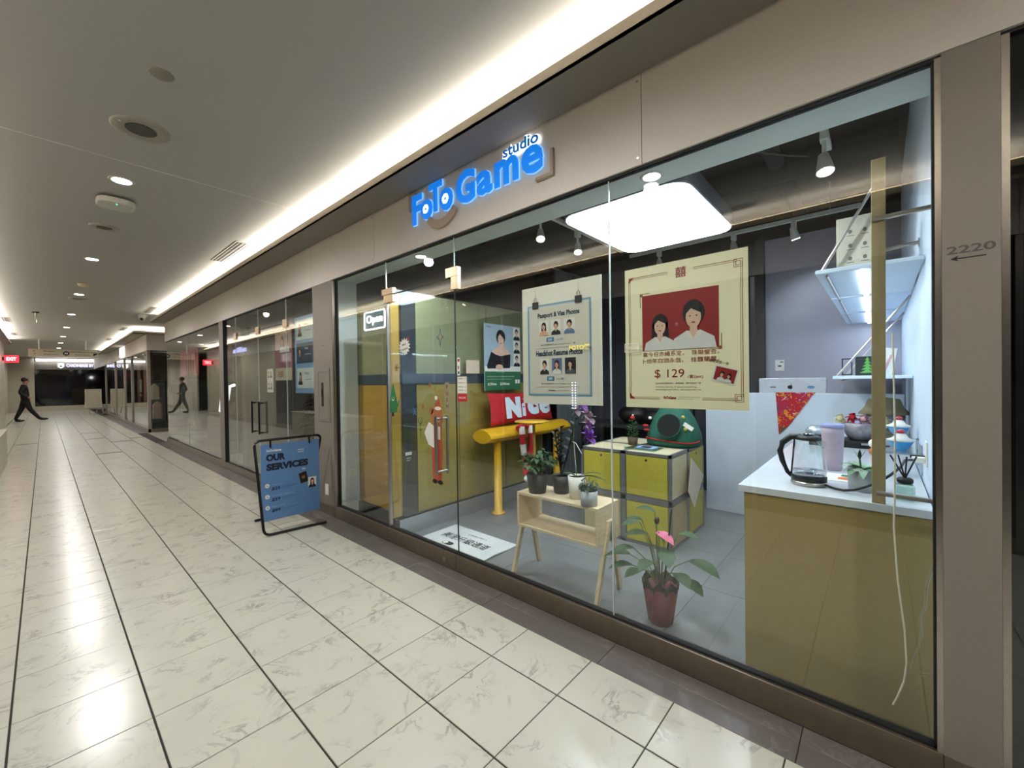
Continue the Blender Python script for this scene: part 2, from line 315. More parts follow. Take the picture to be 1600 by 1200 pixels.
# soffits with their lips and led strips (right near, right far, left)
def soffit(n, x0, x1, y0, y1, lipx, sgn):
    o = sbx('trim_%d' % n, (x0, y0, 2.914), (x1, y1, 2.924), mat('soffit paint', '908a80', .7, var=.02))
    bx('lip', (lipx, y0, 2.914), (lipx+sgn*.012, y1, 2.977), lip_m, o)
    return o
soffit(2, 1.715, 1.99, -8, 13.15, 1.715, 1); soffit(3, 1.715, 2.03, 16.0, 27.7, 1.715, 1); soffit(4, -.92, -.74, -8, 23, -.74, -1)
o = sbx('trim_5', (1.715, 15.93, 2.914), (7, 16.2, 2.924), MC['soffit paint']); bx('lip', (1.715, 15.93, 2.914), (7, 15.942, 2.977), lip_m, o)
lamp('cove_strip_beam', 'AREA', (3.4, 16.08, 2.94), P_COVE*4, WARM, (PI, 0, 0), shape='RECTANGLE', size=3.2, size_y=.05)
for k, (x, y0, y1) in enumerate(((1.86, -7.9, 13.0), (1.86, 16.3, 27.6), (-.80, -7.9, 22.9))):
    o = bx('cove_light', (x-.012, y0, 2.924 if x > 0 else 2.985), (x+.012, y1, 2.932 if x > 0 else 2.998), mat('cove led', 'fff2d8', .5, emit=10, ecol='ffe0b0'))
    tag(o, ['warm light strip hidden on the soffit above the nearest shop fronts', 'warm light strip hidden above the farther corner shop', 'warm light strip hidden above the cream wall opposite the shops'][k], 'light strip')
o = bx('cove_light', (2.1, 16.07, 2.924), (6.9, 16.1, 2.932), MC['cove led']); tag(o, 'warm light strip over the side passage face of the corner shop', 'light strip')
# bulkhead over the shop fronts, panel by panel
bh = struct('wall_right')
js = [-4.2, -2.3, .879, 3.396, 4.72, 6.9, 9.3, 11.4, 13.156]
for a, b in zip(js[:-1], js[1:]): bx('panel', (W, a+.0015, 2.463), (W+.02, b-.0015, 2.918), panel_m, bh, .001)
bx('backing', (W+.021, -8, 2.47), (W+.03, 13.15, 3.1), rubber, bh)
for y in (.90, 3.42):
    for z in (2.50, 2.88): MB().cyl((W-.002, y, z), (W+.01, y, z), .006, steel, 10).build('screw', bh)
sbx('trim_6', (W, -8, -.0), (W+.1, -2.3, 2.918), panel_m)
sbx('wall_passage_near', (W+.02, 13.14, 2.46), (7, 13.156, 3.1), panel_m)
# pillars
p1 = sbx('trim_7', (W, -.285, .118), (W+.08, -.156, 2.461), pil_m)
p2 = sbx('trim_8', (W, 4.235, .10), (W+.08, 4.70, 2.461), pil_m)
# continuous steel sill
si = sbx('trim_9', (W-.001, -8, 0), (W+.075, -.156, .118), sillm)
bx('sill_segment', (W-.001, -.155, 0), (W+.075, 2.335, .118), sillm, si, .004); bx('sill_segment', (W-.001, 2.338, 0), (W+.075, 3.253, .118), sillm, si, .004)
bx('sill_segment', (W-.001, 3.256, 0), (W+.075, 4.235, .118), sillm, si, .004); bx('sill_segment', (W-.001, 4.236, 0), (W+.075, 13.15, .10), sillm, si, .004)
bx('glazing_channel', (G-.012, -.15, .118), (G+.018, 4.23, .128), rubber, si); bx('glazing_channel', (G-.012, 4.71, .10), (G+.018, 13.13, .11), rubber, si)
# --- main shop front glazing
def pane(y0, y1, z0, z1, parent, x=G, m=None, nm='pane', t=.006):
    return bx(nm, (x-t/2, y0, z0), (x+t/2, y1, z1), m or glass, parent)
w1 = struct('window_1'); H0 = .125; H1 = 2.452
bx('head_channel', (G-.016, -.156, H1), (G+.02, 4.235, 2.47), rubber, w1)
bx('jamb', (G-.025, -.156, .118), (G+.03, -.140, H1), steel, w1); bx('jamb', (G-.012, -.140, .118), (G+.02, -.134, H1), rubber, w1)
bx('jamb', (G-.028, 4.205, .118), (G+.02, 4.235, H1), steel, w1); bx('jamb', (G-.012, 4.195, .118), (G+.02, 4.205, H1), rubber, w1)
pane(-.134, 1.076, H0, H1, w1); pane(1.080, 2.335, H0, H1, w1); pane(3.262, 4.195, H0, H1, w1)
bx('pane_edge', (G-.005, 1.0755, H0), (G+.005, 1.0805, H1), edge, w1)
bx('mullion', (G-.008, 3.24, H0), (G+.018, 3.262, 2.1), steel, w1); bx('pane_edge', (G-.005, 3.250, 2.1), (G+.005, 3.258, H1), edge, w1)
# transom and door
d1 = struct('door_1')
pane(2.341, 3.238, 2.165, H1, d1, nm='transom_pane'); bx('pane_edge', (G-.005, 2.3355, 2.16), (G+.005, 2.3405, H1), edge, d1)
pane(2.343, 3.236, .135, 2.155, d1, nm='door_pane'); bx('pane_edge', (G-.005, 2.337, .13), (G+.005, 2.341, 2.155), rubber, d1); bx('top_gap', (G-.004, 2.343, 2.156), (G+.004, 3.236, 2.164), rubber, d1)
fit = mat('satin patch fitting', 'c9b399', .25, .7)
mb = MB(); mb.box((G-.02, 2.29, 2.165), (G+.02, 2.42, 2.235), fit); mb.box((G-.02, 2.29, 2.07), (G+.02, 2.36, 2.165), fit); mb.build('patch_fitting', d1, .002)
mb = MB(); mb.box((G-.02, 3.13, 2.162), (G+.02, 3.30, 2.215), fit); mb.box((G-.02, 3.13, 2.09), (G+.02, 3.27, 2.158), fit); mb.build('patch_fitting', d1, .002)
mb = MB(); hx = G-.055
mb.tube([(hx, 2.515, 1.135), (hx, 2.515, .685)], .011, steel, 14); mb.cyl((hx, 2.515, 1.115), (G+.055, 2.515, 1.115), .009, steel); mb.cyl((hx, 2.515, .71), (G+.055, 2.515, .71), .009, steel)
mb.tube([(G+.055, 2.515, 1.135), (G+.055, 2.515, .685)], .011, steel, 14); mb.build('pull_handle', d1)
mb = MB().cyl((W-.004, 2.47, .055), (W+.02, 2.47, .055), .016, steel); mb.build('floor_lock', d1)
# lit soffit inside the glass with the return and the two downlights
cs = sbx('trim_10', (G+.02, -.156, 2.452), (2.236, 4.235, 2.56), mat('grey green paint', 'dde6e3', .6, var=.02))
sbx('wall_return', (G+.02, 4.217, .02), (2.25, 4.25, 2.56), mat('return paint', 'e2ecec', .6, var=.02))
# shop room
sbx('floor_shop', (2.06, -.16, -.05), (7.2, 4.26, 0), shop_fl)
mb = MB()
for x in (2.9, 3.5, 4.1, 4.7, 5.3): mb.box((x, -.15, 0), (x+.002, 4.2, .0006), grout)
for y in (.9, 2.1, 3.3): mb.box((2.1, y, 0), (5.4, y+.002, .0006), grout)
mb.build('floor_joint', bpy.data.objects['floor_shop'])
sbx('ceiling_shop', (2.236, -.156, 3.2), (7.2, 4.3, 3.3), dkceil); sbx('trim_11', (2.236, -.156, 2.56), (2.25, 4.25, 3.2), dkceil)
wr = sbx('wall_shop_right', (2.03, -.30, 0), (7.2, -.156, 3.2), bluewall)
sbx('wall_back', (5.4, -.156, 0), (5.5, .98, 2.92), greywall); sbx('wall_back_header', (5.38, -.156, 2.92), (5.5, 4.25, 3.2), dkceil)
sbx('wall_back_dark', (5.42, .98, 0), (5.5, 4.25, 2.92), mat('charcoal backdrop wall', '3c3d43', .8, var=.15, scale=1.5)); sbx('trim_12', (5.30, .96, 0), (5.42, 1.05, 2.92), mat('dark door frame', '2c2827', .5))
sbx('wall_shop_left', (2.25, 4.25, 0), (5.5, 4.3, 3.2), slate)
# glass partition with plywood display panels behind
pt = struct('wall_left_partition')
bx('sill_rail', (2.10, 3.235, 0), (4.42, 3.30, .15), mat('satin aluminium', 'a9adb3', .3, .7), pt, .003); bx('gasket', (2.10, 3.25, .15), (4.4, 3.275, .158), rubber, pt)
bx('glass_pane', (2.06, 3.252, .158), (2.897, 3.258, 2.24), glass, pt); bx('glass_pane', (2.903, 3.252, .158), (4.40, 3.258, 2.24), glass, pt)
bx('plywood_panel', (2.36, 3.31, .15), (2.88, 3.33, 1.37), plyY, pt); bx('plywood_panel', (2.89, 3.31, .15), (3.6, 3.33, 1.37), plyY, pt); bx('plywood_panel', (3.61, 3.31, .15), (4.32, 3.33, 1.37), plyY, pt)
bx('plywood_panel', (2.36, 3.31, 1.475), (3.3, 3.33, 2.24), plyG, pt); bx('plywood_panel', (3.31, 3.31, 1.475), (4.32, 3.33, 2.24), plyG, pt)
bx('band', (2.20, 3.305, 1.37), (4.32, 3.33, 1.475), mat('slate band', '4a5058', .4), pt); bx('dark_strip', (2.20, 3.312, .05), (2.355, 3.33, 2.24), slate, pt)
bx('end_post', (4.33, 3.25, 0), (4.42, 3.36, 2.3), slate, pt)
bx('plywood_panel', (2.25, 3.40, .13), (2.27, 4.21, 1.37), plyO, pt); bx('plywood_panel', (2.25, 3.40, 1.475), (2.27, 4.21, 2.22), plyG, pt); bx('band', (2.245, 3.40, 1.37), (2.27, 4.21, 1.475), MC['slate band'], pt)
bx('plinth', (2.23, 3.34, 0), (2.27, 4.21, .125), black, pt); bx('plywood_panel', (2.10, 3.335, .15), (2.19, 3.35, 2.22), plyO, pt)
# neighbour to the viewer's right, dark behind its glass
w2 = struct('window_2'); pane(-2.3, -.305, .12, H1, w2, x=G); bx('jamb', (G-.02, -.305, .118), (G+.03, -.287, H1), steel, w2); bx('head_channel', (G-.016, -2.3, H1), (G+.02, -.287, 2.47), rubber, w2)
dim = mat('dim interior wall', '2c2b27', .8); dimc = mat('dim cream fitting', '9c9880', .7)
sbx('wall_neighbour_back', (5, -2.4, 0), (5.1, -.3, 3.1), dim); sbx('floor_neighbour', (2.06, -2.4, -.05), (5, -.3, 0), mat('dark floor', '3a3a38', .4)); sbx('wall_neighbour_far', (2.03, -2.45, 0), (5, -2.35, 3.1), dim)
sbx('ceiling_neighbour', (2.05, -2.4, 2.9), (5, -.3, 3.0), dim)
# --- shop fronts farther along
w3 = struct('window_3')
bx('head_channel', (G-.016, 4.70, H1), (G+.02, 13.13, 2.47), rubber, w3)
pane(4.71, 5.54, .11, H1, w3); pane(5.545, 6.565, 2.16, H1, w3, nm='transom_pane'); pane(6.57, 7.6, 2.16, H1, w3, nm='transom_pane'); pane(7.605, 8.16, .11, H1, w3)
d2 = struct('door_2'); pane(5.55, 6.56, .12, 2.15, d2, nm='door_pane'); pane(6.575, 7.595, .12, 2.15, d2, nm='door_pane')
mb = MB()
for y in (6.72, 6.43):
    mb.tube([(G-.05, y, 1.15), (G-.05, y, .70)], .012, blackm, 8); mb.cyl((G-.05, y, 1.13), (G, y, 1.13), .01, blackm); mb.cyl((G-.05, y, .72), (G, y, .72), .01, blackm)
mb.build('pull_handle', d2)
for y in (5.55, 6.57, 7.6): bx('patch_fitting', (G-.015, y-.07, 2.1), (G+.015, y+.07, 2.2), fit, d2)
for y in (5.542, 6.567, 7.602): bx('pane_edge', (G-.005, y-.003, .11), (G+.005, y+.003, H1), edge, w3)
p3 = sbx('trim_13', (W, 8.19, .10), (W+.07, 8.42, 2.461), pil_m); bx('shadow_gap', (W+.001, 8.165, .10), (W+.06, 8.19, 2.461), rubber, p3)
w4 = struct('window_4'); pane(8.43, 10.9, .11, H1, w4); pane(10.905, 13.12, .11, H1, w4)
bx('pane_edge', (G-.005, 10.9, .11), (G+.005, 10.905, H1), edge, w4); bx('pane', (G, 13.115, .11), (3.4, 13.123, H1), glass, w4)
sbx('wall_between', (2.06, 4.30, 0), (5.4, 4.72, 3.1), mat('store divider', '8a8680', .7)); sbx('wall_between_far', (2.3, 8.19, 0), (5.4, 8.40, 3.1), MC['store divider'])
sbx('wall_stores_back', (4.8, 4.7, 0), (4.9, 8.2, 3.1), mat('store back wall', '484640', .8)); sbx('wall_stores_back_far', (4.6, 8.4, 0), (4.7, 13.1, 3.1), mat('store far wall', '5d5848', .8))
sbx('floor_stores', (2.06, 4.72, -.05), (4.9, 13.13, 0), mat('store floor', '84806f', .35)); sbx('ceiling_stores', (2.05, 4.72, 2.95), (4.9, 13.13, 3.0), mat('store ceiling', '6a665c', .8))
# --- corner shop beyond the side passage
sbx('wall_corner_bulkhead', (2.03, 16.2, 2.444), (7, 16.24, 3.1), panel_m); 
wc = struct('wall_corner_front')
for a, b in ((16.2, 20.1), (20.1, 23.9), (23.9, 27.7), (27.7, 35.9)): bx('panel', (2.03, a+.002, 2.444), (2.06, b-.002, 3.1), panel_m, wc)
w5 = struct('window_5')
for a, b in ((16.30, 19.6), (19.75, 21.6), (21.75, 24.6), (24.75, 28.9)): bx('pane', (2.06, a, .1), (2.066, b, 2.444), glass, w5)
for y in (16.2, 19.6, 21.6, 24.6, 28.9): bx('mullion', (2.03, y, 0), (2.10, y+.12, 2.444), mat('stone mullion', '8d8478', .5), w5)
bx('sill_rail', (2.02, 16.2, 0), (2.09, 30, .1), sillm, w5); bx('sill_rail', (2.1, 16.19, 0), (3.6, 16.25, .1), sillm, w5); bx('pane', (2.15, 16.21, .1), (3.6, 16.216, 2.444), glass, w5)
sbx('wall_passage_far', (3.6, 16.2, 0), (7, 16.3, 2.444), pil_m); sbx('wall_passage_end', (7, 13, 0), (7.1, 16.3, 3.2), panel_m); sbx('wall_passage_side', (3.4, 13.05, 0), (7, 13.15, 2.46), pil_m)
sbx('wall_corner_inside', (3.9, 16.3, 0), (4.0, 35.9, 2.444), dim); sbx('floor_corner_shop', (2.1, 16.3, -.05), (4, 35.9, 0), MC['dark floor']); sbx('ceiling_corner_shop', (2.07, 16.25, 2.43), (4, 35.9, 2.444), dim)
# --- far end
sbx('wall_far', (-2.5, 36, 0), (-.36, 36.2, 3.1), mat('cream wall', 'b5ac99', .7)); sbx('wall_far_bulkhead', (-.36, 36, 2.40), (2.6, 36.1, 2.85), mat('grey bulkhead', '77716c', .6)); sbx('trim_14', (-.36, 35.9, 0), (2.6, 36.1, .28), MC['cream wall'])
sbx('wall_far_recess', (-.36, 36.3, 0), (2.6, 36.4, 3.1), MC['dark floor']); sbx('wall_far_void', (-.4, 39, 0), (3, 39.1, 3), black); sbx('floor_far_shop', (-.4, 36.2, -.05), (3, 39, 0), black)
w6 = struct('window_6'); bx('pane', (-.34, 36.03, .28), (2.6, 36.04, 2.40), mat('dark shop glass', '050506', .05, spec=.6), w6)
o = bx('cove_light', (-.30, 35.98, 2.88), (2.0, 36.06, 3.02), mat('far cove', 'ffffff', .5, emit=2.2, ecol='fff4e6')); tag(o, 'bright light slot above the dark shop at the corridor end', 'light strip')
# --- opposite (left) wall
wl = struct('wall_left'); lm = mat('cream marble wall', 'a8a08c', .35, var=.1, scale=2)
ys = [-8, -6.2, -4.4, -2.6, -.8, 1.0, 2.8, 4.6, 6.4, 8.2, 10, 11.8, 13.6, 15.4, 17.2, 19, 20.9, 23]
dg_ = mat('dark shop glass', '050506', .05, spec=.6); ys = [-8, -6.2, -4.4, -2.6, -.8, 1.0, 2.8, 4.6, 6.4, 8.2, 10, 11.8, 13.2, 14.6, 16.4, 18.2, 20, 21.6, 23]
for a, b in zip(ys[:-1], ys[1:]):
    if b < 14.7: bx('dark_pane', (-.95, a+.02, .12), (-.935, b-.02, 2.45), dg_, wl); bx('mullion', (-.95, a-.02, 0), (-.92, a+.02, 2.45), steel, wl); bx('sill', (-.95, a+.02, 0), (-.92, b-.02, .12), sillm, wl)
    else: bx('panel', (-.95, a+.003, 0), (-.92, b-.003, 2.45), lm, wl)
    bx('bulkhead_panel', (-.96, a+.002, 2.463), (-.925, b-.002, 3.1), panel_m, wl)
bx('shadow_gap', (-.96, -8, 2.44), (-.945, 23, 2.47), rubber, wl); bx('wall_end', (-1.2, 22.98, 0), (-.92, 23.0, 3.1), panel_m, wl); bx('backing', (-1.0, -8, 0), (-.96, 23, 3.1), dim, wl)
sbx('wall_left_alcove', (-2.5, 23, 0), (-2.4, 36, 3.1), MC['cream wall']); sbx('wall_left_far', (-1.4, 27, 0), (-1.33, 36, 3.1), MC['cream wall']); sbx('wall_behind', (-1, -8.1, 0), (2.1, -8, 3.1), panel_m)

# ================================================================ CEILING FITTINGS
trimr = mat('light trim ring', 'c8c2b4', .5)
mb = MB(); mb.lathe([(.055, -.004), (.075, -.006), (.085, -.001), (.085, .01)], (.454, LIGHT_Y[3], 3.1), trimr, 24)
t = thing('downlight', (.454, LIGHT_Y[3], 3.1), 'round ceiling downlight nearest the big round speaker', 'light', 'corridor downlights')
mb.build('trim_ring', t); MB().cyl((.454, LIGHT_Y[3], 3.092), (.454, LIGHT_Y[3], 3.101), .062, dlw, 24).build('lens', t)
names = {1.5: 'round ceiling downlight above the nearest floor tiles', -1.7: 'round ceiling downlight behind the viewer', -4.9: 'round ceiling downlight at the end behind the viewer', 7.87: 'second lit ceiling downlight along the corridor, before the smoke detector', 11.05: 'third lit ceiling downlight, beside a round speaker',
    14.23: 'fourth lit ceiling downlight along the corridor centre', 17.45: 'fifth lit ceiling downlight along the corridor centre', 20.65: 'sixth lit ceiling downlight, above the hanging directory', 23.85: 'seventh lit ceiling downlight, just past the hanging directory', 27.0: 'eighth ceiling downlight far down the corridor', 30.2: 'ninth ceiling downlight far down the corridor', 33.4: 'last ceiling downlight before the dark shop'}
for y in LIGHT_Y:
    if y != 4.69: dup(t, (.454, y, 3.1), names[y])
def speaker(y, r, label):
    t = thing('ceiling_speaker', (.455, y, 3.1), label, 'speaker', 'round ceiling speakers')
    MB().lathe([(r*.5, -.004), (r*.62, -.012), (r*.93, -.012), (r, -.004), (r, .005)], (.455, y, 3.1), mat('speaker ring', 'a09a8c', .5), 32).build('ring', t)
    MB().cyl((.455, y, 3.091), (.455, y, 3.1), r*.52, mat('speaker grille', '5d5952', .8, bump=.4, scale=400), 28).build('grille', t)
    for k in range(4): a = k*PI/2+.5; MB().cyl((.455+r*.8*math.cos(a), y+r*.8*math.sin(a), 3.084), (.455+r*.8*math.cos(a), y+r*.8*math.sin(a), 3.09), .006, chrome, 8).build('screw', t)
speaker(3.66, .155, 'largest round ceiling speaker with four screws'); speaker(6.2, .12, 'round ceiling speaker behind the white access point'); speaker(11.6, .13, 'round ceiling speaker beside the third downlight')
t = thing('cover_plate', (.454, 2.93, 3.1), 'small blank round cover plate on the ceiling', 'cover plate'); MB().lathe([(.001, -.008), (.05, -.008), (.056, -.002), (.056, .004)], (.454, 2.93, 3.1), mat('cover plate grey', '8a8376', .6), 24).build('disc', t)
t = thing('access_point', (.463, 5.2, 3.1), 'white rounded wireless access point with a green light', 'access point')
mb = MB(); Face((.33, 5.07, 3.03), (1, 0, 0), (0, 1, 0), (0, 0, 1)).rrect(mb, 0, 0, .26, .26, .09, white, 0, .05, 6); mb.build('body', t, .015, 3)
mb = MB().box((.40, 5.15, 3.07), (.52, 5.25, 3.1), black); mb.build('bracket', t); MB().cyl((.46, 5.12, 3.026), (.46, 5.12, 3.034), .004, mat('green led', '30ff90', .5, emit=5), 8).build('status_light', t)
t = thing('smoke_detector', (.462, 9.9, 3.1), 'small cream smoke detector before the third downlight', 'smoke detector'); MB().lathe([(.03, -.05), (.06, -.04), (.075, -.01), (.075, .004)], (.462, 9.9, 3.1), mat('cream plastic', 'd8c9a0', .5), 18).build('body', t)
t = thing('security_camera', (1.60, 13.3, 3.1), 'white security dome camera beside the shop corner', 'camera')
MB().lathe([(.05, -.06), (.09, -.04), (.1, 0)], (1.6, 13.3, 3.1), white, 18).build('base', t); MB().ell((1.58, 13.22, 3.02), .075, white).build('housing', t); MB().cyl((1.57, 13.17, 2.99), (1.565, 13.14, 2.975), .03, black).build('lens', t)
def sprinkler(x, y, label):
    t = thing('sprinkler', (x, y, 3.1), label, 'sprinkler'); MB().lathe([(.01, -.02), (.055, -.02), (.06, 0)], (x, y, 3.1), black, 16).build('escutcheon', t); MB().cyl((x, y, 2.86), (x, y, 3.09), .016, white, 8).build('stem', t)
sprinkler(-.10, 14.3, 'white drop pipe with a dark collar hanging from the ceiling')
def vent(x, y, ln, label, w_=.16):
    t = thing('air_vent', (x, y, 3.1), label, 'vent', 'ceiling slot vents')
    m = MB(); m.box((x-w_/2, y-ln/2, 3.094), (x-w_/2+.015, y+ln/2, 3.1), trimr); m.box((x+w_/2-.015, y-ln/2, 3.094), (x+w_/2, y+ln/2, 3.1), trimr); m.box((x-w_/2, y-ln/2-.01, 3.094), (x+w_/2, y-ln/2, 3.1), trimr); m.box((x-w_/2, y+ln/2, 3.094), (x+w_/2, y+ln/2+.01, 3.1), trimr); m.build('frame', t)
    bx('backing', (x-w_/2+.015, y-ln/2, 3.0985), (x+w_/2-.015, y+ln/2, 3.0995), black, t)
    for k in (-1, 0, 1): bx('slat', (x+k*.042-.01, y-ln/2, 3.094), (x+k*.042+.01, y+ln/2, 3.098), mat('vent slat', '7d776b', .6), t)
vent(1.62, 6.27, 1.1, 'dark slotted ceiling vent nearest the photo studio'); vent(1.62, 12.3, 1.1, 'dark slotted ceiling vent near the dome camera'); vent(1.6, 16.9, 1.0, 'slotted ceiling vent over the side passage corner'); vent(1.6, 21.0, 1.0, 'slotted ceiling vent along the corner shop')
vent(-.63, 16.3, 1.1, 'slotted vent over the cream wall, the nearer'); vent(-.63, 20.6, 1.1, 'slotted vent over the cream wall, the farther'); vent(-.63, 2.0, 2.2, 'long slotted vent above the cream wall opposite the photo studio', .12)
# soffit downlights
so = None
for y, lab in ((.886, 'recessed spot in the soffit above the wedding poster'), (2.884, 'recessed spot in the soffit above the glass door')):
    t = thing('soffit_downlight', (2.12, y, 2.452), lab, 'light', 'soffit downlights')
    MB().lathe([(.042, -.002), (.05, -.006), (.06, -.001), (.06, .004)], (2.12, y, 2.452), white, 24).build('trim_ring', t); MB().cyl((2.12, y, 2.446), (2.12, y, 2.453), .043, mat('soffit lens', 'ffffff', .5, emit=4), 20).build('lens', t)
    lamp('soffit_beam', 'SPOT', (2.12, y, 2.43), P_SOFFIT, COOL, spot_size=2.95, spot_blend=.25, shadow_soft_size=.04)
# hanging directory sign
t = thing('directory_sign', (.52, 22.5, 2.76), 'grey hanging directory sign across the corridor with a round black badge', 'sign')
bx('board', (-.36, 22.46, 2.49), (1.4, 22.54, 2.76), mat('sign grey', 'a39a86', .5), t, .005)
for x in (-.1, 1.07): MB().cyl((x, 22.5, 2.76), (x, 22.5, 3.1), .02, white, 10).build('hanger_rod', t)
F = rightface(-.36, 22.458, 2.49); mb = MB(); F.ell(mb, .92, .13, .085, .085, black); F.text(mb, 'P3', .92, .1, .06, paper, d=.002, align='c', bold=.02)
for (u, v, s_) in ((.12, .17, '↙'), (.12, .06, '↗'), (.36, .17, 'Elevators'), (.36, .06, 'Washroom'), (1.02, .17, 'International Terrace'), (1.16, .06, 'Food Court')): F.text(mb, s_, u, v, .055, darkp, bold=.01)
F.text(mb, '↱', 1.62, .06, .13, darkp, bold=.02); mb.build('lettering', t)
t = thing('exit_sign', (-.70, 22, 2.36), 'red lit exit sign fixed to the end of the cream wall', 'sign')
bx('case', (-.88, 21.97, 2.24), (-.56, 22.03, 2.48), mat('exit glow', 'ff2a3a', .4, emit=1.6), t, .01); mb = MB(); rightface(-.88, 21.965, 2.24).text(mb, 'EXIT', .05, .06, .12, mat('exit letters', 'ffd8d8', .4, emit=2), wd=.22, bold=.03, d=.004); mb.build('lettering', t); bx('bracket', (-.93, 21.99, 2.3), (-.87, 22.01, 2.42), black, t)
# cream stone block by the opposite wall
t = thing('stone_bench', (-.70, 10, 0), 'low cream stone block against the cream wall', 'bench'); bx('body', (-.919, 8.6, .001), (-.475, 12.1, .60), lm, t, .01); bx('cap', (-.919, 8.55, .60), (-.465, 12.15, .63), MC['cream wall'], t, .005)
# far shop sign, corner shop sign, opposite sign
t = thing('far_shop_sign', (1.4, 36, 2.6), 'lavender lit lettering with a white shield over the far dark shop', 'sign'); lav = mat('lavender lit letters', 'c9ccff', .4, emit=1.6); wlit = mat('white lit letters', 'ffffff', .4, emit=2.2)
F = rightface(.55, 35.99, 2.48); mb = MB(); F.text(mb, 'CARDINEREE BY GARDE', .34, .08, .17, lav, wd=1.66, bold=.03, d=.01, ext=.02); mb.build('lettering', t); mb = MB(); F.poly(mb, [(0, .08), (.12, 0), (.24, .08), (.24, .27), (0, .27)], wlit, .01, .03); F.poly(mb, [(.05, .1), (.12, .05), (.19, .1), (.12, .2)], MC['grey bulkhead'], .042, .004); mb.build('shield', t)
t = thing('corner_shop_sign', (2.03, 21.6, 2.7), 'white lit letters on the bulkhead of the corner shop', 'sign'); mb = MB(); wallface(2.03, 22.35, 2.5).text(mb, 'El', 0, 0, .36, wlit, wd=1.1, bold=.04, d=.02, ext=.03); mb.build('lettering', t)
t = thing('opposite_shop_sign', (-.925, 18, 2.7), 'small lavender lit lettering on the bulkhead opposite the shops', 'sign'); mb = MB(); leftface(-.925, 17.4, 2.6).text(mb, 'ailia', 0, 0, .2, lav, wd=1.6, bold=.02, d=.01, ext=.02); mb.build('lettering', t)

# ================================================================ MAIN SHOP SIGN
bl = mat('blue sign acrylic', '1488f0', .4, emit=.55, ecol='0a84ff', var=0); blo = mat('pale blue sign edge', 'a8d8ff', .4, emit=.7, ecol='90ccff', var=0); bge = mat('beige sign metal', 'b5a594', .4)
t = thing('shop_sign', (1.98, 2.1, 2.7), 'blue cartoon lettered fascia sign with camera corner marks and a smile', 'sign')
F = wallface(W-.002, 2.79, 2.64)
def glyph(nm, s_, u, v, h, wd, bold=.03, ang=.0):
    mb = MB(); F.text(mb, s_, u, v, h, bl, wd=wd, bold=bold, d=.016, ext=.012, ang=ang); mb.build(nm, t)
    mb = MB(); F.text(mb, s_, u-.004, v-.004, h+.008, blo, wd=wd+.008, bold=bold+.004, d=.006, ext=.009, ang=ang); mb.build('letter_outline', t)
glyph('letter', 'F', .02, -.005, .225, .12); glyph('letter', 'o', .135, .0, .15, .135, .05); glyph('letter', 'T', .235, .03, .215, .15); glyph('letter', 'o', .365, .005, .16, .14, .05)
glyph('letter', 'G', .545, -.005, .225, .19, .035); glyph('letter', 'a', .76, .0, .155, .14, .025); glyph('letter', 'm', .925, .005, .16, .20, .03); glyph('letter', 'e', 1.155, .0, .165, .16, .025)
for u, v, r in ((.2025, .075, .036), (.435, .085, .038)):                   # lens apertures in the two o's
    mb = MB(); F.ell(mb, u, v, r*1.2, r*1.2, bl, .029, 20)
    for k in range(6):
        a = k*PI/3; F.poly(mb, [(u+r*math.cos(a), v+r*math.sin(a)), (u+r*math.cos(a+.9), v+r*math.sin(a+.9)), (u+r*.3*math.cos(a+1.6), v+r*.3*math.sin(a+1.6))], mat('lit aperture', 'ffffff', .4, emit=1.8), .031)
    mb.build('aperture_icon', t)
mb = MB(); F.text(mb, 'studio', .99, .165, .085, MC['lit aperture'], wd=.30, bold=.05, d=.006, ext=.008); F.text(mb, 'studio', .998, .172, .07, mat('studio blue', '1e78c8', .4, emit=.3), wd=.285, bold=.02, d=.016, ext=.005); mb.build('small_lettering', t)
mb = MB(); F.rect(mb, -.035, .12, -.015, .235, bge, 0, .02); F.rect(mb, -.035, .235, .045, .255, bge, 0, .02); mb.build('corner_mark', t, .002)
mb = MB(); F.rect(mb, 1.365, -.035, 1.385, .10, bge, 0, .02); F.rect(mb, 1.255, -.055, 1.385, -.035, bge, 0, .02); mb.build('corner_mark', t, .002)
pts = [(.365+.19*math.cos(a), .055+.155*math.sin(a)) for a in [PI*1.16+PI*.70*i/16 for i in range(17)]]; pt2 = [(.365+.15*math.cos(a), .075+.115*math.sin(a)) for a in [PI*1.16+PI*.70*i/16 for i in range(17)]]
mb = MB(); F.poly(mb, pts+pt2[::-1], bge, 0, .02); mb.build('smile_mark', t, .002)
# unit number on the pillar
t = thing('unit_number', (1.985, -.22, 1.8), 'dark number 2220 over an arrow on the slim pillar', 'sign'); F = wallface(W, -.166, 1.765); mb = MB(); F.text(mb, '2220', 0, .026, .026, mat('number brown', '4a4340', .5), wd=.108, bold=.02); mb.build('number', t)
mb = MB(); F.rect(mb, .022, .0085, .088, .0125, black); F.poly(mb, [(.008, .0105), (.028, .02), (.022, .0105), (.028, .001)], black); mb.build('arrow', t)
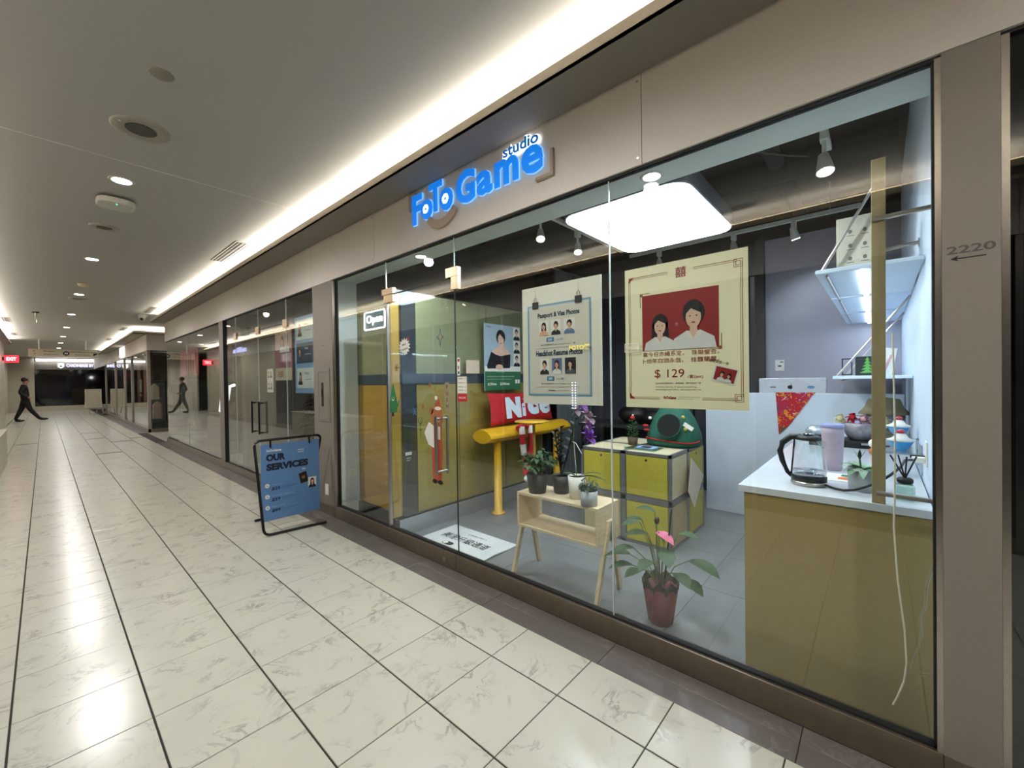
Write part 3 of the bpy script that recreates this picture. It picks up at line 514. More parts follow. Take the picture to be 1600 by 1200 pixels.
# wall plate, switch plate, tag on the wide pillar
t = thing('wall_plate', (W, 4.44, 1.27), 'recessed steel wall plate with a keyed slot on the wide pillar', 'wall plate'); F = wallface(W, 4.60, .985); mb = MB(); F.rect(mb, 0, 0, .29, .565, pil_m, 0, .006); F.frame(mb, .03, .03, .26, .535, .004, alum, .006, .002); mb.build('plate', t, .002)
mb = MB(); F.rrect(mb, .10, .16, .15, .42, .02, black, .0065, .002); mb.build('slot', t); mb = MB(); F.rect(mb, .12, .27, .145, .345, chrome, .009, .004); mb.build('latch', t)
t = thing('outlet_plate', (W, 4.42, .26), 'white outlet plate low on the wide pillar', 'outlet'); F = wallface(W, 4.455, .205); mb = MB(); F.rrect(mb, 0, 0, .07, .115, .006, white, 0, .005); mb.build('plate', t); mb = MB(); F.rrect(mb, .02, .02, .05, .05, .005, paper, .005, .001); F.rrect(mb, .02, .065, .05, .095, .005, paper, .005, .001); mb.build('socket', t)
t = thing('pillar_tag', (W, 4.47, 1.92), 'tiny dark tag above the plate on the wide pillar', 'tag'); mb = MB(); wallface(W, 4.50, 1.79).rect(mb, 0, 0, .06, .018, mat('tag brown', '6a5f55', .5)); mb.build('plate', t)

# ================================================================ A-FRAME SIGN
t = thing('sandwich_sign', (1.6, 4.4, 0), 'blue services board hanging in a black tube floor stand', 'sign')
def rnd(pts, r, k=5):
    out = [V(pts[0])]
    for a, b, c in zip(pts[:-2], pts[1:-1], pts[2:]):
        a, b, c = V(a), V(b), V(c); d1 = (a-b).normalized(); d2 = (c-b).normalized(); p0 = b+d1*r; p1 = b+d2*r
        out += [p0.lerp(b, i/k).lerp(b.lerp(p1, i/k), i/k) for i in range(k+1)]
    return out+[V(pts[-1])]
mb = MB().tube(rnd([(1.845, 4.14, .014), (1.305, 4.20, .014), (1.282, 4.35, .865), (1.90, 4.35, .865), (1.895, 4.70, .014), (1.39, 4.74, .014)], .06), .0125, blackm, 12); mb.build('tube_frame', t)
for x in (1.42, 1.78): MB().tube([(x, 4.35, .865), (x, 4.345, .80), (x, 4.34, .785)], [.009, .009, .004], blackm, 8).build('hook', t)
F = rightface(1.335, 4.348, .095); mb = MB(); F.rrect(mb, 0, 0, .54, .727, .01, mat('sign board blue', '5b83b5', .45, var=.02), -.004, .006); mb.build('board', t)
F = rightface(1.335, 4.345, .095); mb = MB(); nv = mat('navy print', '10142c', .5)
F.text(mb, 'FoToGame', .05, .655, .022, paper, wd=.13, bold=.05); F.text(mb, 'SHARE', .33, .635, .013, paper, wd=.06, bold=.02); F.text(mb, 'MOMENT', .33, .615, .011, paper, wd=.06, bold=.02)
F.text(mb, 'OUR', .045, .565, .068, nv, wd=.17, bold=.06); F.text(mb, 'SERVICES', .045, .475, .068, nv, wd=.385, bold=.06); F.text(mb, '>>', .37, .435, .022, paper, wd=.03, bold=.03); F.text(mb, '>', .405, .435, .02, bluep, bold=.03)
for i, (pr, ti, l1) in enumerate((('$25', 'Passport & Visa', 'ready in minutes, digital copy'), ('$59', 'Professional Headshot', 'retouched picture, one look'), ('$99', 'Headshot Package', 'two looks with make up advice'))):
    v = .33-i*.105; F.ell(mb, .05, v+.005, .02, .02, paper); F.text(mb, '+', .05, v-.004, .016, bluep, d=.002, align='c', bold=.03); F.text(mb, ti, .085, v, .015, mat('pale blue print', '8fb0d8', .5)); F.text(mb, pr, .085, v-.048, .034, nv, wd=.075, bold=.03, shear=.15); F.text(mb, l1, .18, v-.03, .011, nv)
    F.text(mb, 'same day pick up', .18, v-.046, .009, nv)
mb.build('lettering', t)
mb = MB(); FF = Face(F.p(.355, .30), (math.cos(.2), 0, math.sin(.2)), (-math.sin(.2), 0, math.cos(.2)), (0, -1, 0)); FF.rect(mb, 0, 0, .075, .105, black, .001); FF.ell(mb, .037, .055, .018, .018, mat('gold print', '8a5a30', .5), .0016); mb.build('passport_picture', t)
mb = MB(); F.person(mb, .425, .245, .08, .105, paper, mat('brown hair print', '3a1f18', .6), skin, nv, True, .002); mb.build('portrait_picture', t)
# ================================================================ WALKING PERSON
def skinned(name, verts, edges, rad, m, parent, root=0, sub=1):
    me = bpy.data.meshes.new(name); me.from_pydata(verts, edges, []); o = bpy.data.objects.new(name, me); COL.objects.link(o)
    md = o.modifiers.new('s', 'SKIN'); sv = me.skin_vertices[0].data
    for i, r in enumerate(rad): sv[i].radius = r if isinstance(r, tuple) else (r, r); sv[i].use_root = (i == root)
    md.use_smooth_shade = True; s2 = o.modifiers.new('u', 'SUBSURF'); s2.levels = s2.render_levels = sub
    dg = bpy.context.evaluated_depsgraph_get(); me2 = bpy.data.meshes.new_from_object(o.evaluated_get(dg)); bpy.data.objects.remove(o)
    mb = MB(); mb.add([v.co[:] for v in me2.vertices], [tuple(p.vertices) for p in me2.polygons], m, True); return mb, me2
t = thing('person', (-.5, 26, 0), 'person in dark clothes striding past the cream wall', 'person')
J = [(-.52, 26, .96), (-.53, 26, 1.15), (-.54, 26, 1.38), (-.52, 26, 1.50), (-.50, 26, 1.60), (-.49, 26, 1.71),
     (-.55, 25.84, 1.42), (-.66, 25.78, 1.16), (-.46, 25.72, .98), (-.36, 25.71, .97), (-.55, 26.16, 1.42), (-.60, 26.22, 1.16), (-.42, 26.24, .98), (-.34, 26.22, .97),
     (-.52, 25.91, .90), (-.40, 25.91, .50), (-.14, 25.9, .10), (-.02, 25.9, .09), (-.52, 26.09, .90), (-.64, 26.09, .48), (-.80, 26.1, .09), (-.66, 26.1, .045)]
ED = [(0, 1), (1, 2), (2, 3), (3, 4), (4, 5), (2, 6), (6, 7), (7, 8), (8, 9), (2, 10), (10, 11), (11, 12), (12, 13), (0, 14), (14, 15), (15, 16), (16, 17), (0, 18), (18, 19), (19, 20), (20, 21)]
RD = [(.17, .15), (.17, .14), (.20, .16), .065, .085, .08, .095, .068, .045, .04, .095, .068, .045, .04, .125, .085, .06, .045, .125, .085, .06, .045]
cl = mat('dark clothes', '0a0a0e', .8)
mb, me = skinned('body', J, ED, RD, cl, t)
mb.ms.append(mat('skin tone', '9a6a50', .6)); mb.mi = [1 if (sum(mb.v[i].z for i in q)/len(q) > 1.50 or (mb.v[q[0]].x > -.42 and .9 < mb.v[q[0]].z < 1.03 and abs(mb.v[q[0]].y-26) > .18)) else 0 for q in mb.f]; mb.build('body', t)
MB().ell((-.525, 26, 1.70), (.105, .095, .10), hairb).build('hair', t); MB().ell((-.405, 26, 1.64), (.02, .014, .02), mb.ms[1]).build('nose', t)
mb = MB(); mb.ell((-.04, 25.9, .085), (.14, .05, .05), black); mb.build('shoe', t); MB().ell((-.68, 26.1, .045), (.14, .05, .045), black).build('shoe', t)
# distant easel and things of the corner shop
t = thing('display_easel', (1.6, 29.2, 0), 'cream poster board on splayed legs beyond the corner shop', 'easel'); mb = MB().box((1.32, 29.2, .35), (1.90, 29.24, 1.25), mat('cream board', 'b8ad96', .6)); mb.build('board', t, .005); mb = MB(); rightface(1.32, 29.19, .35).frame(mb, 0, 0, .58, .9, .035, mat('easel frame', 'cfc6b0', .5), 0, .02); mb.build('frame', t)
for x, y in ((1.27, 29.15), (1.95, 29.15), (1.5, 29.6), (1.72, 29.6)): MB().tube([(1.36 if x < 1.6 else 1.86, 29.24, 1.0), (x, y, 0)], .018, MC['cream board'], 6).build('leg', t)
t = thing('garment_rack', (2.75, 16.9, 0), 'black garment rack in the corner shop window with pale clothes', 'rack')
mb = MB(); mb.tube([(2.55, 16.9, 0), (2.55, 16.9, 1.55)], .02, blackm); mb.tube([(2.15, 16.9, 1.5), (3.3, 16.9, 1.5)], .015, blackm); mb.tube([(3.3, 16.9, 0), (3.3, 16.9, 1.5)], .02, blackm); mb.box((2.2, 16.7, .01), (3.2, 17.2, .25), black); mb.build('frame', t)
def garment(x, y, z0, z1, wd, m, label, nm='shirt'):
    t = thing(nm, (x, y, z1), label, 'clothing', 'clothes on the rack')
    mb = MB(); F = rightface(x-wd/2, y, z0); F.poly(mb, [(.0, 0), (wd, 0), (wd*.98, (z1-z0)*.8), (wd*.62, z1-z0), (wd*.38, z1-z0), (wd*.02, (z1-z0)*.8)], m, -.02, .05); mb.build('cloth', t, .015); MB().tube([(x, y, z1-.02), (x, y, z1+.03), (x+.02, y, z1+.05)], .004, chrome, 6).build('hanger', t)
gb = mat('beige cloth', 'b3a48f', .9); gp = mat('dusty pink cloth', 'a88f84', .9); gw = mat('off white cloth', 'cdc8bb', .9)
garment(2.28, 16.87, .95, 1.45, .22, gb, 'beige folded top at the window end of the rack'); garment(2.33, 16.83, .35, .9, .24, gp, 'dusty pink garment hanging lowest on the rack', 'skirt'); garment(2.72, 16.85, .5, 1.45, .3, gb, 'long beige garment right of the rack post', 'coat'); garment(3.05, 16.84, .55, 1.45, .3, gw, 'off white coat farthest from the rack post', 'coat')
t = thing('window_mural', (2.9, 16.6, 2), 'dark brown picture panel over the garment rack', 'picture'); bx('panel', (2.12, 16.55, 1.55), (3.6, 16.58, 2.40), mat('brown mural', '3a2c20', .7, var=.4, scale=4), t)
t = thing('peach_curtain', (2.3, 17.3, 0), 'peach curtain pair framing the first corner shop window', 'curtain'); pc = mat('peach curtain', 'b9866c', .8)
for y0, y1 in ((17.45, 17.95), (18.7, 19.3)):
    mb = MB(); n = 14; vs = []
    for i in range(n+1):
        yy = y0+(y1-y0)*i/n; vs += [(2.16+.03*math.sin(i*2.2), yy, .7), (2.16+.03*math.sin(i*2.2), yy, 2.38), (2.19+.03*math.sin(i*2.2), yy, .7), (2.19+.03*math.sin(i*2.2), yy, 2.38)]
    fs = []
    for i in range(n): a = i*4; fs += [(a, a+4, a+5, a+1), (a+2, a+3, a+7, a+6)]
    mb.add(vs, fs, pc, True); mb.build('curtain_panel', t)
t = thing('shop_poster', (2.11, 18.25, 1.4), 'white notice in the first corner shop window', 'poster'); mb = MB(); F = wallface(2.11, 18.45, 1.2); F.rect(mb, 0, 0, .4, .4, paper, 0, .004); F.rect(mb, 0, -.15, .4, -.1, paper, 0, .004); mb.build('sheet', t)

# ================================================================ SHOP LIGHTING
t = thing('pendant_light', (3.17, 1.34, 2.6), 'large rounded rectangular light panel hanging in the photo studio', 'ceiling light')
Fp = Face((2.58, .87, 2.60), (1, 0, 0), (0, 1, 0), (0, 0, 1))
mb = MB(); Fp.rrect(mb, 0, 0, 1.19, .94, .14, mat('panel housing', '4e5058', .5), .006, .13, 8); mb.build('housing', t, .008)
mb = MB(); Fp.rrect(mb, .012, .012, 1.178, .928, .13, lightw, -.004, .012, 8); mb.build('diffuser', t)
for x in (2.8, 3.5):
    for y in (1.1, 1.6): MB().cyl((x, y, 2.73), (x, y, 3.2), .004, steel, 6).build('suspension_wire', t)
def track(a, b, label):
    t = thing('light_track', a, label, 'light track', 'ceiling light tracks'); a = V(a); b = V(b)
    mb = MB(); d = (b-a).normalized(); s_ = V((-d.y, d.x, 0))*.018
    mb.add([a-s_, b-s_, b+s_, a+s_, a-s_+V((0, 0, .035)), b-s_+V((0, 0, .035)), b+s_+V((0, 0, .035)), a+s_+V((0, 0, .035))], [(0, 1, 2, 3), (7, 6, 5, 4), (0, 4, 5, 1), (1, 5, 6, 2), (2, 6, 7, 3), (3, 7, 4, 0)], white); mb.build('rail', t)
    for k in (.1, .5, .9): p = a.lerp(b, k); MB().cyl(p+V((0, 0, .03)), (p.x, p.y, 3.2), .004, steel, 6).build('hanger', t)
track((4.86, .12, 2.9), (4.86, 2.32, 2.9), 'white track running behind the light panel'); track((2.7, 2.29, 2.9), (4.6, 2.29, 2.9), 'white track running beside the light panel'); track((3.0, .25, 2.9), (3.5, .25, 2.9), 'white track near the bright side wall')
def spot(x, y, z, d, label, big=1, top=2.9):
    t = thing('track_spotlight', (x, y, 2.9), label, 'spotlight', 'track spotlights'); d = V(d).normalized(); c = V((x, y, z+.1))
    MB().box((x-.03*big, y-.02, 2.84), (x+.03*big, y+.02, top), white).build('adapter', t)
    MB().cyl((x, y, z+.1), (x, y, 2.85), .012, white, 8).build('arm', t)
    a = c-d*.05; b = c+d*.07; MB().tube([a, c, b], [.024*big, .032*big, .042*big], white, 16).build('head', t); MB().cyl(b-d*.003, b+d*.004, .034*big, dlw, 16).build('lens', t)
    q = d.to_track_quat('-Z', 'Y').to_euler(); lamp('spot_beam', 'SPOT', b+d*.02, P_SPOT, COOL, q, spot_size=1.9, spot_blend=.8, shadow_soft_size=.03)
spot(3.0, 2.29, 2.62, (-.45, -.35, -1), 'lit track spotlight nearest the door'); spot(3.62, 2.29, 2.64, (-.45, -.3, -1), 'lit track spotlight beside the corner of the light panel')
spot(4.86, 1.95, 2.66, (-.5, -.2, -1), 'lit track spotlight over the top edge of the wedding poster'); spot(4.86, 1.15, 2.68, (-.4, -.2, -1), 'track spotlight at the far corner of the wedding poster'); spot(4.86, .62, 2.7, (.3, -.2, -1), 'track spotlight nearest the hanging shelves')
spot(3.2, .25, 2.61, (-.25, -.1, -1), 'lit track spotlight hanging lowest over the counter', 1.15); spot(2.75, -.02, 2.72, (-.2, .5, -.6), 'unlit looking spotlight close to the bright side wall', 1, 3.2)
mb = MB(); t = thing('ceiling_duct', (4, 1, 3.1), 'dark ducts and conduits under the open ceiling', 'duct')
mb.tube([(2.3, .6, 3.1), (5.3, .62, 3.1)], .06, dkceil, 10); mb.build('duct', t)
mb = MB(); mb.tube([(4.0, -.1, 3.08), (4.0, 4.2, 3.08)], .1, dkceil, 12); mb.build('duct', t)
mb = MB(); mb.tube([(2.6, .9, 3.15), (3.0, .7, 2.98), (3.4, .75, 3.05), (3.6, .5, 3.0), (4.2, .3, 3.15)], .006, mat('grey cable', '5a5652', .6), 6); mb.build('cable', t)

# ================================================================ POSTERS ON THE GLASS
XP = G+.012
def sheet(X, y0, y1, z0, z1, m, name, label, cat='poster', th=.004):
    t = thing(name, (X, (y0+y1)/2, z0), label, cat); F = wallface(X, y1, z0); mb = MB(); F.rect(mb, 0, 0, y1-y0, z1-z0, m, -th, th); mb.build('sheet', t); return t, F
cream = mat('cream poster', 'f6efca', .6, var=.015); greyp = mat('pale grey poster', 'e6e2d4', .6, var=.015)
t, F = sheet(XP, .425, .998, 1.251, 1.963, cream, 'wedding_poster', 'cream wedding portrait poster with red frame lines and a red price')
mb = MB(); q = .0022
for a, b in (((.03, .665), (.225, .665)), ((.345, .665), (.53, .665)), ((.03, .045), (.18, .045)), ((.38, .045), (.53, .045)), ((.022, .06), (.022, .655)), ((.551, .06), (.551, .655))): F.line(mb, a, b, q, redp)
for a, b in (((.03, .657), (.225, .657)), ((.345, .657), (.53, .657)), ((.03, .053), (.18, .053)), ((.38, .053), (.53, .053)), ((.030, .06), (.030, .655)), ((.543, .06), (.543, .655))): F.line(mb, a, b, q*.6, redp)
for (cx, cy) in ((.535, .65), (.535, .055)):
    for k in (.018, .010): F.frame(mb, cx-k, cy-k, cx+k, cy+k, .0018, redp)
for cx, cy, sx, sy in ((.022, .667, 1, -1), (.022, .045, 1, 1)): F.poly(mb, [(cx, cy), (cx+.03*sx, cy), (cx+.012*sx, cy+.014*sy), (cx, cy+.03*sy)][::(1 if sx*sy > 0 else -1)], redp)
mb.build('frame_lines', t)
mb = MB(); F.text(mb, '囍', .287, .63, .05, redp, align='c', bold=.012); F.text(mb, '喜今日赤繩系定，  珠聯璧合。', .095, .255, .024, redp, wd=.36, bold=.0); F.text(mb, '卜他年白頭永偕，  桂馥蘭馨。', .095, .222, .024, redp, wd=.36, bold=.0)
F.text(mb, '$ 129', .155, .145, .046, redp, wd=.145, bold=.0); F.text(mb, '/套(set)', .315, .143, .02, redp, wd=.07)
F.text(mb, '含化妝造型精修底片，單張起拍，兩天內出片一張', .16, .118, .009, mat('brown print', '5a4a3a', .6), wd=.215); F.text(mb, 'Includes makeup & styled everything ;', .16, .100, .008, MC['brown print'], wd=.2); F.text(mb, 'two background colors , two prints take out', .16, .087, .008, MC['brown print'], wd=.215)
F.text(mb, 'FoToGame', .20, .045, .014, redp, wd=.06, bold=.05); F.text(mb, 'Toronto photo studio appointment', .27, .053, .005, MC['brown print'], wd=.10); F.text(mb, 'full service for you', .27, .044, .005, MC['brown print'], wd=.07)
F.text(mb, '喜氣寶寶一張', .41, .222, .013, MC['brown print'], wd=.085, ang=-.25); mb.build('lettering', t)
mb = MB(); rb = mat('red photo backdrop', '8e1c1a', .6, var=.05, scale=3); wsh = mat('white shirt print', 'dcdcd8', .6, var=.06)
F.rect(mb, .093, .285, .455, .565, rb); F.person(mb, .10, .286, .17, .20, None, hairb, mat('pale skin print', 'dcb8a2', .6), wsh, True, .001); F.person(mb, .24, .286, .21, .255, None, hairb, MC['pale skin print'], wsh, False, .0026); mb.build('couple_photo', t)
mb = MB(); FF = Face(F.p(.42, .135), (math.cos(-.27)*0, -math.cos(.27), -math.sin(.27)), (0, -math.sin(.27), math.cos(.27)), (-1, 0, 0)); FF.rect(mb, 0, 0, .1, .075, paper, .001); FF.rect(mb, .006, .008, .094, .069, rb, .0016); FF.person(mb, .02, .008, .035, .05, None, hairb, skin, wsh, False, .002); FF.person(mb, .05, .008, .035, .045, None, hairb, skin, wsh, True, .003); mb.build('small_photo', t)
for (u, v, sx, sy) in ((.083, .575, 1, -1), (.465, .278, -1, 1)):
    mb = MB(); F.line(mb, (u, v), (u+.05*sx, v), .003, MC['gold print']); F.line(mb, (u, v), (u, v+.07*sy), .003, MC['gold print']); F.ell(mb, u+.006*sx, v+.006*sy, .008, .008, MC['gold print'], .001); mb.build('corner_ornament', t)
t, F = sheet(XP, 1.137, 1.702, 1.252, 1.972, greyp, 'passport_poster', 'pale grey passport photo price board with a blue border and two bulldog clips')
mb = MB(); dz = mat('shadow grey print', 'a8b2b4', .6); bb = mat('dusty blue border', '6f97ae', .5)
F.rect(mb, .05, .055, .495, .60, mat('poster inner grey', 'd6d1c4', .6, var=.02), .001); F.frame(mb, .045, .05, .50, .605, .009, bb, .0016); F.frame(mb, .055, .06, .490, .595, .005, mat('light blue border', 'a9c6d6', .5), .0016); mb.build('border', t)
mb = MB(); F.text(mb, 'Passport & Visa Photos', .275, .515, .038, mat('teal print', '24404e', .6), wd=.30, bold=.045, align='c', d=.002); F.text(mb, 'Headshot Resume Photos', .275, .29, .036, MC['teal print'], wd=.335, bold=.045, align='c', d=.002)
for v in (.40, .165): F.rect(mb, .19, v-.025, .245, v+.002, mat('price blue', '4c7fa6', .5), .002); F.text(mb, '$59' if v < .3 else '$25', .217, v-.02, .016, paper, align='c', d=.003, bold=.03); F.text(mb, '/set(套)', .252, v-.022, .017, bluep, wd=.065, d=.002); F.text(mb, '含化妝精修底片 print & digital copy 一套', .27, v-.048, .011, darkp, wd=.25, align='c', d=.002); F.rect(mb, .11, v-.063, .42, v-.0615, darkp, .002)
F.text(mb, 'FoToGame', .20, .078, .009, darkp, bold=.05, d=.002); F.rect(mb, .26, .08, .35, .0815, darkp, .002); mb.build('lettering', t)
for k, (u, v, w_, h_, bg, hr, sk, tp, lg) in enumerate(((.135, .415, .072, .09, paper, hairb, skin, skin, True), (.225, .415, .072, .09, paper, MC['brown hair print'], skin, darkp, False), (.317, .415, .078, .09, paper, hairb, skin, mat('blue shirt print', '5d769c', .6), False),
        (.137, .18, .072, .095, paper, hairb, skin, darkp, False), (.228, .18, .072, .095, MC['blue shirt print'], MC['brown hair print'], skin, wsh, True), (.322, .18, .075, .095, darkp, hairb, skin, mat('grey suit print', '55585f', .6), True))):
    mb = MB(); F.person(mb, u, v, w_, h_, bg, hr, sk, tp, lg, .002); mb.build('portrait_picture', t)
for u in (.11, .42):
    mb = MB(); F.rect(mb, u-.022, .585, u+.022, .625, black, .002, .008); mb.build('bulldog_clip', t, .002); mb = MB(); mb.tube([F.p(u-.008, .625, .006), F.p(u-.010, .645, .006), F.p(u, .655, .006), F.p(u+.010, .645, .006), F.p(u+.008, .625, .006)], .0015, steel, 6); mb.cyl(F.p(u, .655, .006), F.p(u, .70, .006), .0008, steel, 5); mb.build('clip_wire', t)
t = thing('window_decal', (G, 1.19, 1.6), 'yellow lettered decal stuck on the glass over the passport board', 'decal'); mb = MB(); wallface(G-.004, 1.34, 1.565).text(mb, 'FOTO館', 0, 0, .034, mat('decal yellow', 'f0e06a', .5, emit=.25), wd=.135, bold=.03, d=.0008); mb.build('lettering', t)
t = thing('window_decal', (G, .97, 1.56), 'small white outlined open decal on the wedding poster edge', 'decal'); mb = MB(); F = wallface(G-.004, .995, 1.535); F.frame(mb, 0, 0, .075, .045, .003, paper); F.text(mb, 'Open', .008, .008, .026, paper, wd=.06, bold=.01); mb.build('lettering', t)
# hanging light beads over the passport board
t = thing('light_beads', (G+.03, 1.31, 1.3), 'double string of tiny white light beads in front of the passport board', 'string light')
mb = MB()
for k in range(11):
    for y in (1.298, 1.318): mb.ell((G-.01, y, 1.235+k*.0145), .0035, mat('bead', 'ffffff', .4, emit=1.2, ecol='dfe4ff'), 6, 4)
tag(mb.build('bead', t), kind='stuff')
# open neon sign behind the narrow pane
t = thing('open_sign', (G+.03, 3.50, 1.98), 'white lit open sign behind the narrow pane', 'sign'); F = wallface(G+.03, 3.685, 1.885); neon = mat('neon white', 'ffffff', .4, emit=2.4)
mb = MB(); F.rrect(mb, 0, 0, .37, .18, .02, mat('sign backing', '6c7c84', .5), -.01, .008); mb.build('backing', t)
mb = MB(); mb.tube(rnd([F.p(.19, .008, .008), F.p(.008, .008, .008), F.p(.008, .172, .008), F.p(.362, .172, .008), F.p(.362, .008, .008), F.p(.18, .008, .008)], .02), .007, neon, 8, ref=(1, 0, 0)); mb.build('border_tube', t)
mb = MB(); F.text(mb, 'Open', .045, .045, .095, neon, wd=.275, bold=.0, d=.004, ext=.008); mb.build('lettering', t)
# door stickers
t = thing('hours_sticker', (G, 2.26, 1.43), 'narrow notice stickers with a red footer on the glass edge by the door', 'sticker'); F = wallface(G-.004, 2.318, 1.25); mb = MB(); F.rect(mb, .0, .19, .03, .32, paper); F.rect(mb, .005, .29, .025, .31, redp, .0012); F.rect(mb, .007, .235, .02, .26, MC['gold print'], .0012); F.rect(mb, .007, .20, .023, .22, darkp, .0012)
F.rect(mb, 0, .06, .10, .18, greyp); F.rect(mb, 0, 0, .10, .055, redf)
for v in (.16, .13, .10, .075): F.text(mb, '營業時間 11-8', .008, v, .012, darkp, wd=.08, d=.0012)
F.text(mb, 'WELCOME', .012, .02, .014, paper, wd=.075, d=.0012); mb.build('print', t)
t = thing('push_sticker', (G, 2.42, 1.27), 'tall brown strip with stacked letters above the door handle', 'sticker'); F = wallface(G-.004, 2.463, 1.165); mb = MB(); F.rect(mb, 0, 0, .05, .225, mat('kraft strip', '8e7f62', .6))
for i, c in enumerate('PUSH'): F.text(mb, c, .025, .175-i*.048, .03, darkp, align='c', bold=.02, d=.0012)
mb.build('print', t)
# decals on the partition and glass
def decal(label, X, y, z, fn, nm='window_decal'):
    t = thing(nm, (X, y, z), label, 'decal'); mb = MB(); fn(mb, wallface(X, y, z)); mb.build('print', t)
def burst(mb, F):
    p = []
    for k in range(28): a = 2*PI*k/28; r = .075 if k % 2 else .052; p.append((r*1.15*math.cos(a), r*math.sin(a)))
    F.poly(mb, p, paper); F.text(mb, 'Merry', 0, .005, .022, darkp, align='c', bold=.02, ang=.2, d=.0014); F.text(mb, 'Christmas', .005, -.03, .018, darkp, align='c', bold=.02, ang=.2, d=.0014); F.ell(mb, .055, .062, .014, .018, redp, .0014)
decal('white starburst sticker with a Christmas greeting on the door glass', G-.004, 2.985, 1.695, burst)
green = mat('decal green', '1f6a38', .6); brown = mat('decal brown', 'a0603c', .6); rust = mat('decal rust', 'a5482e', .6)
def tree(mb, F):
    F.poly(mb, [(-.05, -.10), (.06, -.10), (.07, -.02), (.045, .05), (.015, .14), (-.005, .14), (-.035, .05), (-.055, -.02)], green); F.ell(mb, .0, .02, .02, .02, paper, .0014); F.ell(mb, .001, .024, .015, .017, green, .002); F.poly(mb, [(.06, -.05), (.085, .01), (.10, .005), (.075, -.06)], green); F.rect(mb, -.02, -.135, .01, -.10, black)
decal('smiling green tree sticker on the glass by the door frame', G-.004, 3.17, 1.235, tree)
def bear(mb, F):
    F.poly(mb, [(-.055, -.42), (.045, -.42), (.065, -.2), (.055, .02), (-.05, .02), (-.075, -.2)], rust); F.ell(mb, -.035, -.43, .03, .018, black, .0014); F.ell(mb, .03, -.43, .03, .018, black, .0014); F.ell(mb, 0, .07, .075, .085, brown, .0014); F.ell(mb, -.07, .12, .028, .028, brown, .0014)
    F.poly(mb, [(-.03, .14), (.06, .14), (.03, .22), (.0, .20)], rust, .002); F.ell(mb, .015, .14, .04, .014, paper, .0026); F.ell(mb, -.005, .22, .016, .016, paper, .0026); F.ell(mb, -.01, .06, .009, .009, black, .0026); F.ell(mb, .02, .045, .02, .013, mat('muzzle', 'c89a70', .6), .0026); F.ell(mb, .02, .05, .007, .005, black, .0032)
    F.poly(mb, [(-.16, -.06), (-.10, .03), (-.04, 0), (-.04, -.17), (-.11, -.15)], paper, .002); F.rect(mb, .01, -.10, .04, .0, paper, .0026)
decal('brown bear sticker in a red winter outfit holding a white sack', G-.004, 2.565, 1.05, bear)
def snow(mb, F, r=.05, m=darkp):
    for k in range(3): a = k*PI/3; F.line(mb, (-r*math.cos(a), -r*math.sin(a)), (r*math.cos(a), r*math.sin(a)), .009, m)
def diam(mb, F):
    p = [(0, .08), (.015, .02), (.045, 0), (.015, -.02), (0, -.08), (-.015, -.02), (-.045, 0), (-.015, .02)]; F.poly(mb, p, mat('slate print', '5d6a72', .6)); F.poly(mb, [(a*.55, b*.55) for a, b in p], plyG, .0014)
decal('four pointed sparkle sticker high on the door glass', G-.004, 2.51, 1.735, diam); decal('blue snowflake sticker beside the bear sticker', G-.004, 2.855, 1.155, lambda m, F: snow(m, F, .035, MC['price blue'])); decal('brown star sticker near the door frame', G-.004, 3.105, 1.52, lambda m, F: snow(m, F, .035, MC['gold print']))
decal('small dark pine cone sticker above the bear sticker', G-.004, 2.74, 1.20, lambda m, F: F.ell(m, 0, 0, .014, .02, MC['gold print'])); decal('small dark pine cone sticker just under the slate band', G-.004, 2.65, 1.37, lambda m, F: F.ell(m, 0, 0, .014, .02, MC['gold print']))
def twig(mb, F):
    F.line(mb, (0, -.09), (0, .05), .006, green)
    for s_ in (-1, 1): F.line(mb, (0, .01), (.03*s_, .04), .006, green); F.line(mb, (.03*s_, .04), (.01*s_, .07), .006, green); F.line(mb, (0, -.04), (.02*s_, -.02), .006, green)
decal('thin green twig sticker left of the bear sticker', G-.004, 2.78, 1.04, twig)
t = thing('panel_notice', (2.30, 3.31, .72), 'tiny white notice low on the dark strip of the partition', 'notice'); mb = MB(); F = rightface(2.22, 3.308, .66); F.rect(mb, 0, .05, .07, .08, paper); F.rect(mb, .01, .02, .06, .026, paper); F.rect(mb, .01, 0, .05, .006, paper); F.ell(mb, .03, .13, .03, .03, mat('indigo print', '2a2f5a', .6)); mb.build('print', t)
t = thing('pink_notice', (3.05, 3.24, 1.5), 'blank pale pink notice on the partition glass', 'notice'); mb = MB(); rightface(2.94, 3.248, 1.478).rect(mb, 0, 0, .19, .14, mat('pale pink paper', 'd3bfa8', .7)); mb.build('sheet', t)
